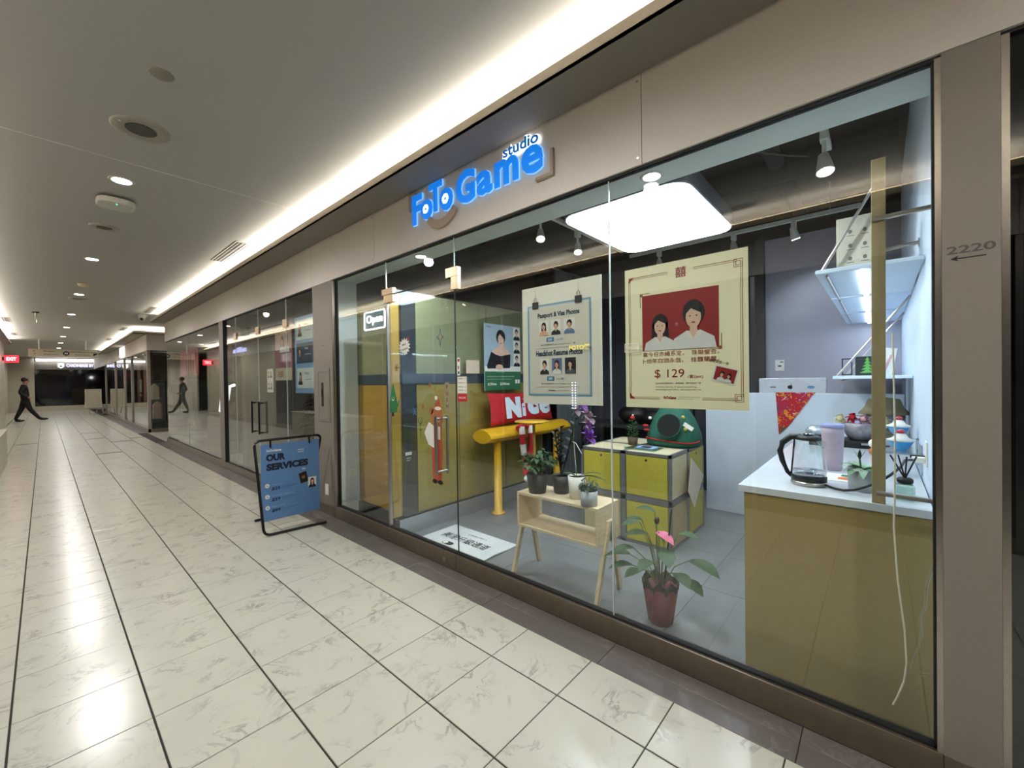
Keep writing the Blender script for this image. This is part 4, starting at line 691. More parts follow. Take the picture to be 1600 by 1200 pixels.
# portrait poster on the partition
t = thing('portrait_poster', (3.48, 3.22, 1.35), 'green footed portrait poster of a sitter in a black off shoulder dress', 'poster'); F = rightface(3.20, 3.232, 1.29); Wd, Ht = .60, .74
mb = MB(); F.rect(mb, 0, 0, Wd, Ht, mat('sky poster', 'a3b6c2', .6, var=.03), -.012, .012); mb.build('sheet', t); mb = MB(); F.rect(mb, 0, 0, Wd, .21, mat('green footer', '2f6b45', .6)); F.rect(mb, .0, .21, Wd, .27, paper, .001)
F.text(mb, 'FoToGame', .03, .70, .012, darkp, bold=.03); F.text(mb, 'Portrait', .18, .20, .03, paper, d=.002, shear=.3); F.text(mb, 'one day makeup and styling with three looks', .03, .145, .014, paper, wd=.45, d=.002); F.text(mb, 'six retouched pictures with framed print', .03, .115, .012, paper, wd=.40, d=.002); F.text(mb, '$129/set', .04, .05, .035, paper, wd=.14, d=.002, bold=.03); F.text(mb, '$248/set', .24, .05, .035, paper, wd=.16, d=.002, bold=.03); F.rect(mb, .50, .07, .535, .115, paper, .002); F.rect(mb, .545, .07, .58, .115, paper, .002); mb.build('lettering', t)
mb = MB(); c, ps, bk = .25, MC['pale skin print'], mat('black dress print', '17151a', .7)
F.ell(mb, c+.01, .60, .075, .085, hairb, .0016); F.poly(mb, [(.10, .42), (.16, .47), (.22, .49), (.30, .49), (.38, .45), (.42, .40), (.40, .36), (.10, .34)], ps, .002); F.poly(mb, [(.03, .27), (.10, .43), (.17, .40), (.25, .385), (.42, .41), (.41, .25), (.04, .24)], bk, .0026); F.rect(mb, .235, .46, .29, .54, ps, .0026); F.ell(mb, c+.012, .57, .05, .072, ps, .0032)
F.poly(mb, [(.20, .58), (.24, .635), (.315, .58), (.32, .63), (.27, .665), (.21, .64)], hairb, .0038); F.ell(mb, .23, .26, .06, .03, ps, .0034); F.poly(mb, [(.29, .42), (.33, .43), (.315, .52), (.285, .53)], ps, .0038); F.ell(mb, c+.012, .53, .015, .006, redp, .0038, 8)
for e in (-1, 1): F.ell(mb, c+.012+e*.02, .585, .008, .004, hairb, .0038, 8)
mb.build('sitter_picture', t)
for k in range(3): mb = MB(); F.person(mb, .475, .27+k*.155, .118, .148, greyp, hairb, ps, bk, False, .0012); mb.build('portrait_picture', t)

# ================================================================ STANDING BENCH, CUSHION
t = thing('leaning_bench', (3.7, 3.04, 0), 'yellow rounded leaning bench on two round posts', 'bench')
prof = [(-.14, -.015), (-.13, .015), (-.09, .05), (-.03, .075), (.03, .075), (.09, .05), (.13, .015), (.14, -.015), (.10, -.05), (.03, -.075), (-.03, -.075), (-.10, -.05)]
F = Face((2.95, 3.04, .825), (0, 1, 0), (0, 0, 1), (1, 0, 0)); mb = MB(); mb.prism(prof, F.O, F.R, F.U, F.N, 0, 1.42, yel); mb.build('beam', t, .008)
for x in (3.16, 4.22): MB().lathe([(.075, 0), (.075, .012), (.042, .02), (.04, .76)], (x, 3.02, .0), yel, 20).build('post', t)
def pillow(nm, c, w_, h_, th, m, rot, parent):
    mb = MB(); mb.M = Matrix.Translation(V(c)) @ rot.to_4x4(); n = 14; vs = []; fs = []
    for s_ in (-1, 1):
        for i in range(n+1):
            for j in range(n+1):
                a = -1+2*i/n; b = -1+2*j/n; e = (1-a**4)*(1-b**4); pin = 1-.07*(1-abs(b))*0-.06*(b*b < .9 and 1 or 0)*(1-b*b)*0
                vs.append((a*w_/2*(1-.05*(1-b*b)), s_*th/2*(e**.5), b*h_/2*(1-.10*(1-a*a))))
    m1 = (n+1)**2
    for i in range(n):
        for j in range(n):
            q = (i*(n+1)+j, (i+1)*(n+1)+j, (i+1)*(n+1)+j+1, i*(n+1)+j+1); fs.append(q); fs.append(tuple(m1+k for k in q[::-1]))
    mb.add(vs, fs, m, True); return mb.build(nm, parent), mb.M
t = thing('red_cushion', (3.68, 3.1, .9), 'red cushion with big white letters on the yellow bench', 'cushion')
rot = Matrix.Rotation(-.12, 3, 'X') @ Matrix.Rotation(.0, 3, 'Z'); o, M = pillow('pillow', (3.70, 3.12, 1.085), 1.12, .36, .12, redf, rot, t)
F = Face(M @ V((-.56, -.062, -.18)), (1, 0, 0), M.to_3x3() @ V((0, 0, 1)), M.to_3x3() @ V((0, -1, 0)))
mb = MB(); wb = mat('cushion letters', 'd4e2ee', .7)
for s_, u, v, h, wd in (('N', .20, .065, .235, .25), ('i', .47, .075, .15, .06), ('c', .57, .08, .20, .20), ('e', .79, .08, .18, .20)): F.text(mb, s_, u, v, h, wb, wd=wd, bold=.09, d=.002, ext=.004)
F.ell(mb, .50, .27, .012, .004, wb, .002); mb.build('lettering', t)
t = thing('striped_sock', (3.62, 2.86, .55), 'red and white knitted long leg dangling over the yellow bench', 'soft toy')
mb = MB()
for k, (pts) in enumerate(([(3.37, 2.86, .90), (3.36, 2.845, .82), (3.36, 2.84, .72), (3.38, 2.84, .60)], [(3.52, 2.86, .90), (3.51, 2.845, .82), (3.50, 2.84, .72), (3.48, 2.84, .60)])):
    for i in range(3): mb.tube([pts[i], pts[i+1]], .032, [paper, redf, paper][i] if k == 0 else [paper, redf, redf][i], 12)
mb.tube([(3.40, 2.84, .62), (3.36, 2.80, .50), (3.34, 2.78, .40)], [.03, .04, .035], redf, 12); mb.ell((3.33, 2.76, .37), (.045, .03, .035), paper); mb.tube([(3.34, 2.88, .88), (3.44, 2.89, .92), (3.54, 2.88, .88)], .035, redf, 10); mb.build('leg', t)
t = thing('perch_stool', (3.29, 2.62, 0), 'small yellow round top on a thin wooden pole before the bench', 'stool')
MB().lathe([(.001, -.02), (.10, -.015), (.17, .0), (.17, .012), (.001, .014)], (3.22, 2.60, .98), yel, 28).build('top', t); MB().cyl((3.27, 2.60, .012), (3.25, 2.60, .962), .014, mat('ochre wood', 'a9823c', .5), 10).build('pole', t); MB().lathe([(.14, 0), (.14, .015), (.02, .03)], (3.27, 2.6, 0), yel, 24).build('base', t)
# ================================================================ PLANT STAND AND PLANTS
t = thing('plant_stand', (2.375, 1.63, 0), 'pale pine open box plant stand on splayed legs', 'plant stand')
bx('top_board', (2.24, 1.30, .582), (2.51, 1.955, .60), pine, t, .002); bx('bottom_board', (2.24, 1.318, .355), (2.51, 1.937, .373), pine, t, .002)
bx('side_board', (2.24, 1.30, .355), (2.51, 1.318, .582), pine, t, .002); bx('side_board', (2.24, 1.937, .355), (2.51, 1.955, .582), pine, t, .002)
for y, s_ in ((1.288, 1), (1.967, 1)):
    for x0, x1 in ((2.36, 2.225), (2.39, 2.53)):
        mb = MB(); a = V((x0, y, .50)); b = V((x1, y+(.02 if y < 1.5 else .02), 0)); w_ = V((.017, 0, 0)); th = V((0, .011, 0))
        mb.add([b-w_-th, b+w_-th, b+w_+th, b-w_+th, a-w_-th, a+w_-th, a+w_+th, a-w_+th], [(3, 2, 1, 0), (4, 5, 6, 7), (0, 1, 5, 4), (1, 2, 6, 5), (2, 3, 7, 6), (3, 0, 4, 7)], pine); mb.build('leg', t)
def pot(t, c, r0, r1, h, m, flute=0, n=28): MB().lathe([(r0, 0), (r1, h), (r1*.93, h), (r1*.9, h-.012)], c, m, n, flute).build('pot', t); MB().cyl((c[0], c[1], c[2]+h-.02), (c[0], c[1], c[2]+h-.012), r1*.9, soil, 20).build('soil', t)
def bush(t, c, n, h, spread, m, ln, wd, seed=1, droop=.5):
    R = random.Random(seed); mb = MB(); st = MB()
    for i in range(n):
        a = R.uniform(0, 2*PI); q = R.uniform(.15, 1); tip = V((c[0]+spread*q*math.cos(a), c[1]+spread*q*math.sin(a), c[2]+h*R.uniform(.35, 1)*(1.15-.4*q)))
        st.tube([c, V(c).lerp(tip, .5)+V((0, 0, h*.12)), tip], .0018, stemg, 4)
        for k in range(5): b = R.uniform(0, 2*PI); p = V(c).lerp(tip, R.uniform(.45, 1)); mb.leaf(p, (math.cos(b)+.8*math.cos(a), math.sin(b)+.8*math.sin(a), R.uniform(-.3, .7)), ln*R.uniform(.7, 1.2), wd, m, droop, k=3)
    tag(mb.build('foliage', t), kind='stuff'); tag(st.build('stem', t), kind='stuff')
t = thing('potted_fern', (2.33, 1.83, .60), 'bushy green plant in a black pot at the door end of the stand', 'plant'); pot(t, (2.32, 1.83, .60), .06, .078, .135, black); bush(t, (2.32, 1.83, .725), 34, .20, .15, leafg, .055, .032, 3)
t = thing('potted_dark_plant', (2.42, 1.685, .60), 'tall near black leaved plant in a black pot behind the fern', 'plant'); pot(t, (2.42, 1.69, .60), .055, .07, .125, black)
st = MB(); lf = MB(); R = random.Random(5)
for k, (dx, dy, hh) in enumerate(((.04, -.10, .42), (0, .0, .36), (.03, .05, .30), (-.02, .04, .33))):
    a = V((2.42, 1.69, .71)); b = a+V((dx, dy, hh)); st.tube([a, a.lerp(b, .5)+V((dx*.1, 0, 0)), b], .005, leafd, 6)
    for i in range(11): p = a.lerp(b, .25+.07*i); s_ = 1 if i % 2 else -1; lf.leaf(p, (.3*s_, s_*.8, .7), .065, .028, leafd, .2, k=3)
st.build('stem', t); tag(lf.build('foliage', t), kind='stuff')
t = thing('orchid', (2.41, 1.53, .60), 'purple orchid in a ribbed white pot', 'plant'); pot(t, (2.37, 1.53, .60), .05, .062, .15, white, .05, 48)
for d, l in (((.3, -.9, .55), .2), ((.1, -1, .35), .24), ((-.2, .6, .4), .12)): MB().leaf((2.37, 1.53, .74), d, l, .035, leafg, .35).build('leaf', t)
MB().tube([(2.37, 1.53, .73), (2.38, 1.56, .9), (2.40, 1.57, 1.05), (2.42, 1.56, 1.2), (2.42, 1.50, 1.26)], .003, stemg, 6).build('stem', t); MB().tube([(2.38, 1.54, .74), (2.385, 1.56, .97)], .003, white, 6).build('stake', t)
mb = MB().tube([(2.385, 1.57, .975), (2.385, 1.545, .965), (2.385, 1.50, .90)], .003, white, 6); mb.build('clip', t)
for (x, y, z, m) in ((2.42, 1.56, 1.19, 'b'), (2.41, 1.50, 1.23, 'a'), (2.41, 1.48, 1.17, 'b'), (2.42, 1.45, 1.14, 'b'), (2.41, 1.47, 1.10, 'b'), (2.41, 1.455, 1.07, 'a'), (2.40, 1.465, 1.03, 'a'), (2.40, 1.435, 1.01, 'a')):
    mm = mat('pale orchid petal', 'b9a0ae', .6, var=.2) if m == 'b' else mat('purple orchid petal', '9a5cc0', .6, var=.2); mb = MB()
    for k in range(5): a = 2*PI*k/5+.3; mb.leaf((x, y, z), (-.25, math.cos(a), math.sin(a)), .050, .046, mm, .1, k=3)
    mb.ell((x-.006, y, z), .007, mat('orchid heart', '7a2a6a', .5), 8, 5); mb.build('flower', t)
t = thing('potted_shrub', (2.28, 1.38, .60), 'small leafy plant in a smooth pale grey pot', 'plant'); pot(t, (2.28, 1.385, .60), .052, .056, .095, mat('pale grey ceramic', 'a9aeb0', .4)); bush(t, (2.28, 1.385, .68), 26, .10, .068, mat('grey green leaf', '34493a', .6, var=.35, scale=18), .03, .016, 9)
# anthurium on the floor
t = thing('anthurium', (2.33, .95, 0), 'pink flowered anthurium in a dark red wrapped pot on the floor', 'plant'); mr = mat('maroon wrap', '6d1f2c', .5, var=.1)
MB().lathe([(.062, 0), (.068, .01), (.098, .21), (.088, .21)], (2.33, .95, 0), mr, 9).build('wrapped_pot', t)
mb = MB(); sh = mat('dark foliage sheath', '3a4238', .5, var=.3, scale=10)
for k in range(9): a = 2*PI*k/9; mb.leaf((2.33+.07*math.cos(a), .95+.07*math.sin(a), .17), (math.cos(a)*.35, math.sin(a)*.35, 1), .10, .09, sh, .1, up=(math.cos(a), math.sin(a), .2), k=3)
mb.build('wrap_collar', t)
lv = [((-.10, .20, .10), .13), ((.0, .30, .02), .16), ((.08, .22, .22), .12), ((.1, .1, .28), .13), ((-.1, -.1, .12), .15), ((.05, -.24, .06), .18), ((.0, -.20, -.04), .15), ((.1, -.12, .18), .13), ((-.12, .02, .06), .13), ((.12, .02, .10), .12), ((-.05, .16, .24), .12), ((0, -.05, .10), .14), ((-.06, .24, -.02), .14), ((-.04, -.16, .0), .14), ((-.14, .10, .0), .12), ((.02, .12, .16), .15)]
for (dx, dy, dz), l in lv:
    b = V((2.33, .95, .18)); p = b+V((dx*.8, dy*.62, .14+dz)); mb = MB(); mb.tube([b, b.lerp(p, .5)+V((0, 0, .05)), p], .0028, stemg, 5); mb.build('stalk', t); MB().leaf(p, (dx*.8-.1, dy, .05), l, l*.62, leafg, .4, k=6, fold=.15).build('leaf', t)
mb = MB(); mb.tube([(2.33, .95, .2), (2.33, .955, .40), (2.32, .95, .52)], .003, stemg, 6); mb.tube([(2.33, .96, .2), (2.34, .975, .45), (2.34, .97, .56)], .003, stemg, 6); mb.build('flower_stalk', t)
MB().leaf((2.32, .965, .515), (-.2, -1, -.1), .11, .085, mat('pink spathe', 'c8607e', .35, var=.2), .3, k=6).build('spathe', t); MB().ell((2.34, .97, .575), (.018, .014, .022), mat('dry brown bud', '3a1e14', .7)).build('bud', t); MB().ell((2.36, .90, .40), (.02, .02, .016), MC['dry brown bud']).build('bud', t)
MB().tube([(2.33, .93, .19), (2.34, .885, .655)], .0045, black, 8).build('stake', t)
t = thing('paper_sheet', (3.70, 1.22, .3), 'cream paper sheet hung cornerwise on the side of the cube unit', 'paper'); F = rightface(3.52, 1.20, .28); mb = MB(); F.poly(mb, [(.17, .0), (.42, .24), (.10, .44), (.10, .40), (.02, .17)], mat('cream paper', 'd8d2c0', .7), .0, .003); mb.build('sheet', t)
# ================================================================ CUBE STORAGE UNIT
t = thing('cube_storage', (3.7, 1.66, 0), 'waist high cube storage unit with lemon doors and aluminium edges', 'cabinet')
X0, X1, XM, Y0, Y1, YM, ZM, ZT = 3.305, 4.12, 3.70, 1.25, 2.085, 1.665, .385, .777
bx('core', (X0+.012, Y0+.012, .01), (X1-.012, Y1-.012, ZT-.012), tan, t)
mb = MB(); e = .012
for x in (X0+e, X1-e, XM-.012, XM+.012):
    for y in (Y0+e, Y1-e): mb.box((x-e, y-e, 0), (x+e, y+e, ZT), alum)
for y in (YM-.012, YM+.012):
    for x in (X0+e, X1-e): mb.box((x-e, y-e, 0), (x+e, y+e, ZT), alum)
for z in (e, ZM-.012, ZM+.012, ZT-e):
    for y in (Y0+e, Y1-e): mb.box((X0, y-e, z-e), (X1, y+e, z+e), alum)
    for x in (X0+e, X1-e): mb.box((x-e, Y0, z-e), (x+e, Y1, z+e), alum)
mb.box((XM-.02, Y0, ZT-.02), (XM+.02, Y1, ZT+.0005), alum).box((X0, YM-.02, ZT-.02), (X1, YM+.02, ZT+.0005), alum); mb.build('frame', t)
for (a, b) in ((X0+.02, XM-.02), (XM+.02, X1-.02)):
    for (c, d) in ((Y0+.02, YM-.02), (YM+.02, Y1-.02)): bx('top_panel', (a, c, ZT-.012), (b, d, ZT-.001), birch, t)
def door(a, b, z0, z1, front, m=lemon):
    o = bx('door', (X0+.001, a, z0), (X0+.012, b, z1), m, t) if front else bx('door', (a, Y0+.001, z0), (b, Y0+.012, z1), m, t)
    if m is lemon: (MB().cyl((X0-.001, (a+b)/2, z1-.03), (X0+.004, (a+b)/2, z1-.03), .010, black, 12) if front else MB().cyl(((a+b)/2, Y0-.001, z1-.03), ((a+b)/2, Y0+.004, z1-.03), .009, black, 12)).build('finger_hole', o)
door(Y0+.03, YM-.03, ZM+.03, ZT-.03, 1); door(YM+.03, Y1-.03, ZM+.03, ZT-.03, 1); door(Y0+.03, YM-.03, .03, ZM-.03, 1); door(YM+.03, Y1-.03, .03, ZM-.03, 1, tan)
door(XM+.03, X1-.03, ZM+.03, ZT-.03, 0); door(XM+.03, X1-.03, .03, ZM-.03, 0); bx('side_panel', (X0+.03, Y0+.001, .03), (XM-.03, Y0+.012, ZM-.03), tan, t); bx('side_panel', (X0+.03, Y0+.001, ZM+.03), (XM-.03, Y0+.012, ZT-.03), birch, t)
# on top: small tree, tray, pet house
t = thing('mini_christmas_tree', (3.66, 1.74, .777), 'tiny bushy tree with a red hat on the cube unit', 'plant'); MB().lathe([(.04, 0), (.05, .07)], (3.66, 1.74, .778), mat('kraft pot', '5a4a38', .8), 14).build('pot', t); mb = MB(); R = random.Random(2)
for i in range(150): a = R.uniform(0, 2*PI); z = R.uniform(.05, .24); r = .065*math.sin(PI*(.2+.7*(z-.05)/.19)); mb.leaf((3.66+r*.6*math.cos(a), 1.74+r*.6*math.sin(a), .777+z), (math.cos(a), math.sin(a), .5), .026, .016, mat('fir green', '3f6a35', .5, var=.4), .2, k=2)
tag(mb.build('foliage', t), kind='stuff'); MB().ell((3.66, 1.74, 1.03), (.022, .022, .02), redf).build('hat', t); MB().ell((3.655, 1.735, 1.055), .008, paper).build('pompom', t)
t = thing('brochure_tray', (3.56, 1.57, .777), 'clear green edged tray of brochures on the cube unit', 'tray'); gt = glassmat('green acrylic', (.75, .9, .82), 1.5, .08); bx('tray', (3.40, 1.42, .7785), (3.60, 1.70, .786), gt, t); bx('tray_rim', (3.40, 1.42, .786), (3.405, 1.70, .80), gt, t); bx('brochure', (3.44, 1.46, .787), (3.58, 1.62, .793), MC['pale blue print'], t); bx('brochure', (3.46, 1.50, .794), (3.54, 1.58, .797), darkp, t)
t = thing('pet_house', (3.86, 1.45, .777), 'green quilted tree shaped pet house with a round opening', 'pet bed'); gq = mat('green quilt', '1c5a48', .7, var=.12, scale=20)
mb = MB(); cx, cy = 3.88, 1.435; n = 24; vs = []; lev = [(0, .22, .19), (.03, .235, .20), (.12, .225, .19), (.24, .18, .15), (.34, .12, .10), (.42, .05, .05), (.44, .005, .005)]
for z, a, b in lev:
    for j in range(n): u = 2*PI*j/n; c, s_ = math.cos(u), math.sin(u); vs.append((cx+b*math.copysign(abs(c)**.7, c), cy+a*math.copysign(abs(s_)**.7, s_), .778+z))
mb.add(vs, [(i*n+j, i*n+(j+1) % n, (i+1)*n+(j+1) % n, (i+1)*n+j) for i in range(len(lev)-1) for j in range(n)]+[tuple(range(n-1, -1, -1))], gq, True); mb.build('shell', t)
Fh = Face((3.665, 1.40, .945), (0, -1, 0), (.28, 0, .96), (-.96, 0, .28)); mb = MB(); Fh.ell(mb, 0, .03, .11, .11, mat('pet house rim', '16463a', .7), .0, 28, .02); mb.build('opening_rim', t, .004); mb = MB(); Fh.ell(mb, 0, .03, .10, .10, mat('dark opening', '0a0c0b', .9), .021, 28, .001); mb.build('opening', t)
mb = MB()
for k in range(26): a = PI*1.02+PI*.96*k/26; 
pts = [(cx-.203*abs(math.cos(u))**.7, cy+.238*math.copysign(abs(math.sin(u))**.7, math.sin(u)), .835+.012*math.sin(u*2)) for u in [-1.5+3.0*k/30 for k in range(31)]]; mb.tube(pts, .006, redf, 6); mb.build('ribbon', t)
for (y, z, m) in ((1.60, 1.03, paper), (1.30, 1.05, lemon), (1.27, .95, lemon)): MB().ell((3.70+.03*(z > 1), y, z), .016, m, 10, 6).build('bauble', t)
for (y, z) in ((1.635, .96), (1.625, .92)): MB().ell((3.71, y, z), (.012, .03, .012), redf, 10, 6).build('red_bow', t)
mb = MB(); Fh.M = None; Face((3.72, 1.30, .98), (0, -.8, -.5), (.1, -.5, .8), (-1, 0, .1)).rect(mb, 0, 0, .09, .035, paper, 0, .002); mb.build('care_tag', t)
t = thing('door_mat', (2.41, 2.69, 0), 'pale grey doormat with black brush lettering just inside the door', 'mat'); mb = MB(); n = 16; vs = []; 
for i in range(n+1):
    for j in range(9): x = 2.19+.44*j/8; y = 3.085-.79*i/n; z = .008+(.02*math.exp(-((i-15)/1.2)**2)*math.exp(-((j-3)/1.6)**2)); vs.append((x, y, z))
k = len(vs); vs += [(x, y, z-.007) for x, y, z in vs]; fs = [(i*9+j, i*9+j+1, (i+1)*9+j+1, (i+1)*9+j) for i in range(n) for j in range(8)]; fs += [tuple(k+q for q in g[::-1]) for g in fs]
bd = [j for j in range(8)]+[i*9+8 for i in range(n)]+[n*9+j for j in range(8, 0, -1)]+[i*9 for i in range(n, 0, -1)]; fs += [(a, bd[(q+1) % len(bd)], k+bd[(q+1) % len(bd)], k+a) for q, a in enumerate(bd)]
mb.add(vs, [g[::-1] for g in fs], mat('pale mat pile', 'cfd3d4', .9, var=.06, scale=60, bump=.4)); mb.build('pile', t)
F = Face((2.19, 3.085, .0085), (0, -1, 0), (1, 0, 0), (0, 0, 1)); mb = MB(); F.text(mb, '美貌升級通道', .10, .17, .10, darkp, wd=.56, bold=.012, d=.001); F.text(mb, '( BEAUTY )', .30, .32, .03, darkp, wd=.22, d=.001); F.rrect(mb, .24, .06, .36, .12, .029, darkp, .001); F.ell(mb, .27, .09, .024, .024, paper, .002); mb.build('lettering', t)
# dark corner: curtain, desk, bag
t = thing('grey_curtain', (5.0, 3.1, 0), 'dark grey pleated curtain in the back corner', 'curtain'); mb = MB(); n = 46; vs = []
for i in range(n+1): x = 4.50+.85*i/n; vs += [(x, 3.20+.03*math.sin(i*1.5), .05), (x, 3.20+.03*math.sin(i*1.5), 2.85), (x, 3.21+.03*math.sin(i*1.5), .05), (x, 3.21+.03*math.sin(i*1.5), 2.85)]
fs = []
for i in range(n): a = i*4; fs += [(a, a+4, a+5, a+1), (a+2, a+3, a+7, a+6)]
mb.add(vs, fs, mat('grey curtain', '5c6266', .8), True); mb.build('cloth', t); MB().cyl((4.45, 3.2, 2.86), (5.4, 3.2, 2.86), .012, steel, 8).build('rod', t)
t = thing('dark_desk', (4.95, 2.2, 0), 'dark desk against the backdrop wall behind the cube unit', 'desk'); bx('top', (4.62, 1.65, .80), (5.3, 2.95, .83), mat('dark desk', '2c2c2e', .5), t)
for x in (4.65, 5.25):
    for y in (1.7, 2.9): MB().cyl((x, y, 0), (x, y, .8), .02, blackm, 8).build('leg', t)
t = thing('black_bag', (4.9, 2.2, .83), 'slumped black bag on the dark desk', 'bag'); mb = MB().ell((4.88, 2.3, .952), (.16, .2, .12), black); mb.ell((4.9, 2.05, .922), (.14, .18, .09), black); mb.build('body', t); MB().tube([(4.8, 2.4, 1.0), (4.82, 2.3, 1.12), (4.8, 2.15, 1.0)], .012, black, 8).build('strap', t)
t = thing('studio_light', (5.0, 1.6, 0), 'dark round studio lamp head on a stand by the backdrop wall', 'studio light'); MB().cyl((5.0, 1.62, 0), (5.0, 1.62, 2.1), .015, blackm, 8).build('stand', t); MB().tube([(5.0, 1.62, 2.15), (4.8, 1.64, 2.12)], [.06, .16], MC['charcoal backdrop wall'], 20).build('reflector', t); MB().cyl((4.795, 1.64, 2.118), (4.79, 1.64, 2.117), .09, black, 20).build('lens', t)

# ================================================================ COUNTER AND ITS THINGS
ctr = thing('counter', (3.3, .17, 0), 'tan fronted counter cabinet under the white worktop', 'counter')
bx('front_panel', (2.208, -.150, .005), (2.226, .488, .852), oak, ctr); bx('carcass', (2.226, -.150, .005), (4.4, .47, .852), oak, ctr)
t = thing('worktop', (3.3, .17, .852), 'glossy white worktop on the tan counter', 'worktop'); bx('slab', (2.20, -.150, .853), (4.68, .512, .885), quartz, t, .002)
t = thing('half_wall', (4.74, .62, 0), 'pale half height desk screen behind the cube unit and counter', 'partition'); bx('panel', (4.69, -.150, 0), (4.79, 1.395, 1.236), mat('pale screen', 'c9d3de', .6, var=.02), t, .002)
t = thing('computer_monitor', (4.95, .66, 1.24), 'silver computer monitor seen from behind over the half wall', 'monitor'); mb = MB(); F = wallface(4.93, .94, .98); F.rrect(mb, 0, 0, .56, .40, .012, mat('silver aluminium', 'c6ccd4', .35, .3), -.02, .03); mb.build('case', t, .006); mb = MB(); F.ell(mb, .275, .31, .018, .020, black, .0102); F.ell(mb, .262, .31, .012, .018, black, .0106); F.poly(mb, [(.275, .333), (.285, .345), (.288, .335)], black, .0106); F.ell(mb, .297, .313, .008, .009, MC['silver aluminium'], .011); mb.build('emblem', t)
mb = MB(); F.rect(mb, .10, .305, .15, .315, darkp, .0104); F.ell(mb, .44, .31, .03, .015, bluep, .0104); mb.build('sticker', t); bx('desk_top', (4.80, .2, .96), (5.35, 1.2, .98), white, t); bx('stand', (5.0, .58, .98), (5.05, .74, 1.1), MC['silver aluminium'], t)
def floral(nm):
    m = mat(nm, 'a01826', .8); nt = m.node_tree; N = nt.nodes; L = nt.links; b = N['Principled BSDF']; tc = N.new('ShaderNodeTexCoord'); v = N.new('ShaderNodeTexVoronoi'); v.inputs['Scale'].default_value = 22; n = N.new('ShaderNodeTexNoise'); n.inputs['Scale'].default_value = 16; n.inputs['Distortion'].default_value = 2
    L.new(tc.outputs['Object'], n.inputs['Vector']); mp = N.new('ShaderNodeMixRGB'); mp.inputs[0].default_value = .25; L.new(tc.outputs['Object'], mp.inputs[1]); L.new(n.outputs['Color'], mp.inputs[2]); L.new(mp.outputs[0], v.inputs['Vector'])
    r = N.new('ShaderNodeValToRGB'); r.color_ramp.interpolation = 'CONSTANT'; el = r.color_ramp.elements; el[0].position = 0; el[0].color = (*lin('b01428'), 1); el[1].position = .38; el[1].color = (*lin('d8901e'), 1)
    for p, c in ((.48, 'a81425'), (.6, '2f5a2a'), (.68, '8c2266'), (.76, 'e4dce8'), (.82, 'b01428')): x = el.new(p); x.color = (*lin(c), 1)
    s = N.new('ShaderNodeSeparateColor'); L.new(v.outputs['Color'], s.inputs[0]); L.new(s.outputs[0], r.inputs[0]); L.new(r.outputs[0], b.inputs['Base Color']); return m
t = thing('floral_cloth', (4.68, .6, 1.24), 'red floral cloth draped in a point over the half wall', 'cloth'); F = wallface(4.686, .75, .84); mb = MB(); F.poly(mb, [(.02, .0), (.10, .09), (.30, .402), (-.005, .402)], floral('floral print'), .0, .004); F.rect(mb, -.005, .3975, .30, .404, MC['floral print'], -.11, .115); mb.build('cloth', t)
# kettle
kx, ky, kz = 2.40, .255, .885
t = thing('glass_kettle', (kx, ky, kz), 'clear glass electric kettle with black handle on the worktop', 'kettle')
MB().lathe([(.068, 0), (.072, .012), (.070, .020)], (kx, ky, kz), steel, 32).build('base', t); MB().lathe([(.070, .020), (.071, .042), (.070, .044)], (kx, ky, kz), black, 32).build('band', t)
MB().lathe([(.069, .044), (.071, .07), (.068, .11), (.060, .16), (.050, .20), (.047, .212)], (kx, ky, kz), thin, 36).build('glass_body', t)
MB().lathe([(.066, .046), (.068, .068), (.001, .069)], (kx, ky, kz), glassmat('water', (.86, .88, .9), 1.2, .05), 32).build('water', t)
MB().lathe([(.050, .212), (.052, .222), (.040, .232), (.001, .236)], (kx, ky, kz), black, 28).build('lid', t); MB().lathe([(.001, .236), (.022, .237), (.024, .240), (.001, .242)], (kx, ky, kz), chrome, 20).build('lid_plate', t)
mb = MB(); mb.M = None; hp = [(kx+.0, ky+.03, kz+.225), (kx, ky+.07, kz+.222), (kx, ky+.105, kz+.19), (kx, ky+.115, kz+.15), (kx, ky+.105, kz+.10), (kx, ky+.085, kz+.05), (kx, ky+.068, kz+.03)]; mb.tube(hp, [.014, .015, .014, .013, .012, .010, .008], black, 12); mb.build('handle', t); MB().tube([(kx, ky+.055, kz+.21), (kx, ky+.07, kz+.04)], .004, black, 6).build('handle_rib', t)
MB().tube([(kx, ky-.045, kz+.19), (kx, ky-.062, kz+.205)], [.022, .010], thin, 10).build('spout', t)
MB().tube([(kx-.03, ky-.065, kz+.012), (2.345, .155, kz+.008), (2.32, .12, kz+.010), (2.30, .085, kz+.022), (2.29, .05, kz+.042), (2.31, .01, kz+.062), (2.34, -.03, kz+.095), (2.42, -.065, kz+.12), (2.52, -.08, kz+.135), (2.6, -.12, kz+.13)], .0055, black, 8).build('power_cord', t)
t = thing('tumbler', (2.88, .195, .885), 'pale pink tall tumbler with a lilac lid and straw', 'tumbler'); MB().lathe([(.042, 0), (.045, .06), (.050, .20), (.050, .232)], (2.85, .195, .885), mat('pale pink tumbler', 'b9a6b2', .4), 28).build('cup', t); MB().lathe([(.052, .232), (.053, .25), (.047, .252), (.001, .252)], (2.85, .195, .885), mat('lilac lid', '9ea2cf', .3), 28).build('lid', t); MB().cyl((2.85, .195, 1.13), (2.85, .197, 1.21), .004, white, 8).build('straw', t)
t = thing('succulent', (2.42, .055, .885), 'spreading succulent in a pale grey drum pot', 'plant'); pot(t, (2.42, .055, .885), .055, .060, .10, MC['pale grey ceramic']); mb = MB(); R = random.Random(4)
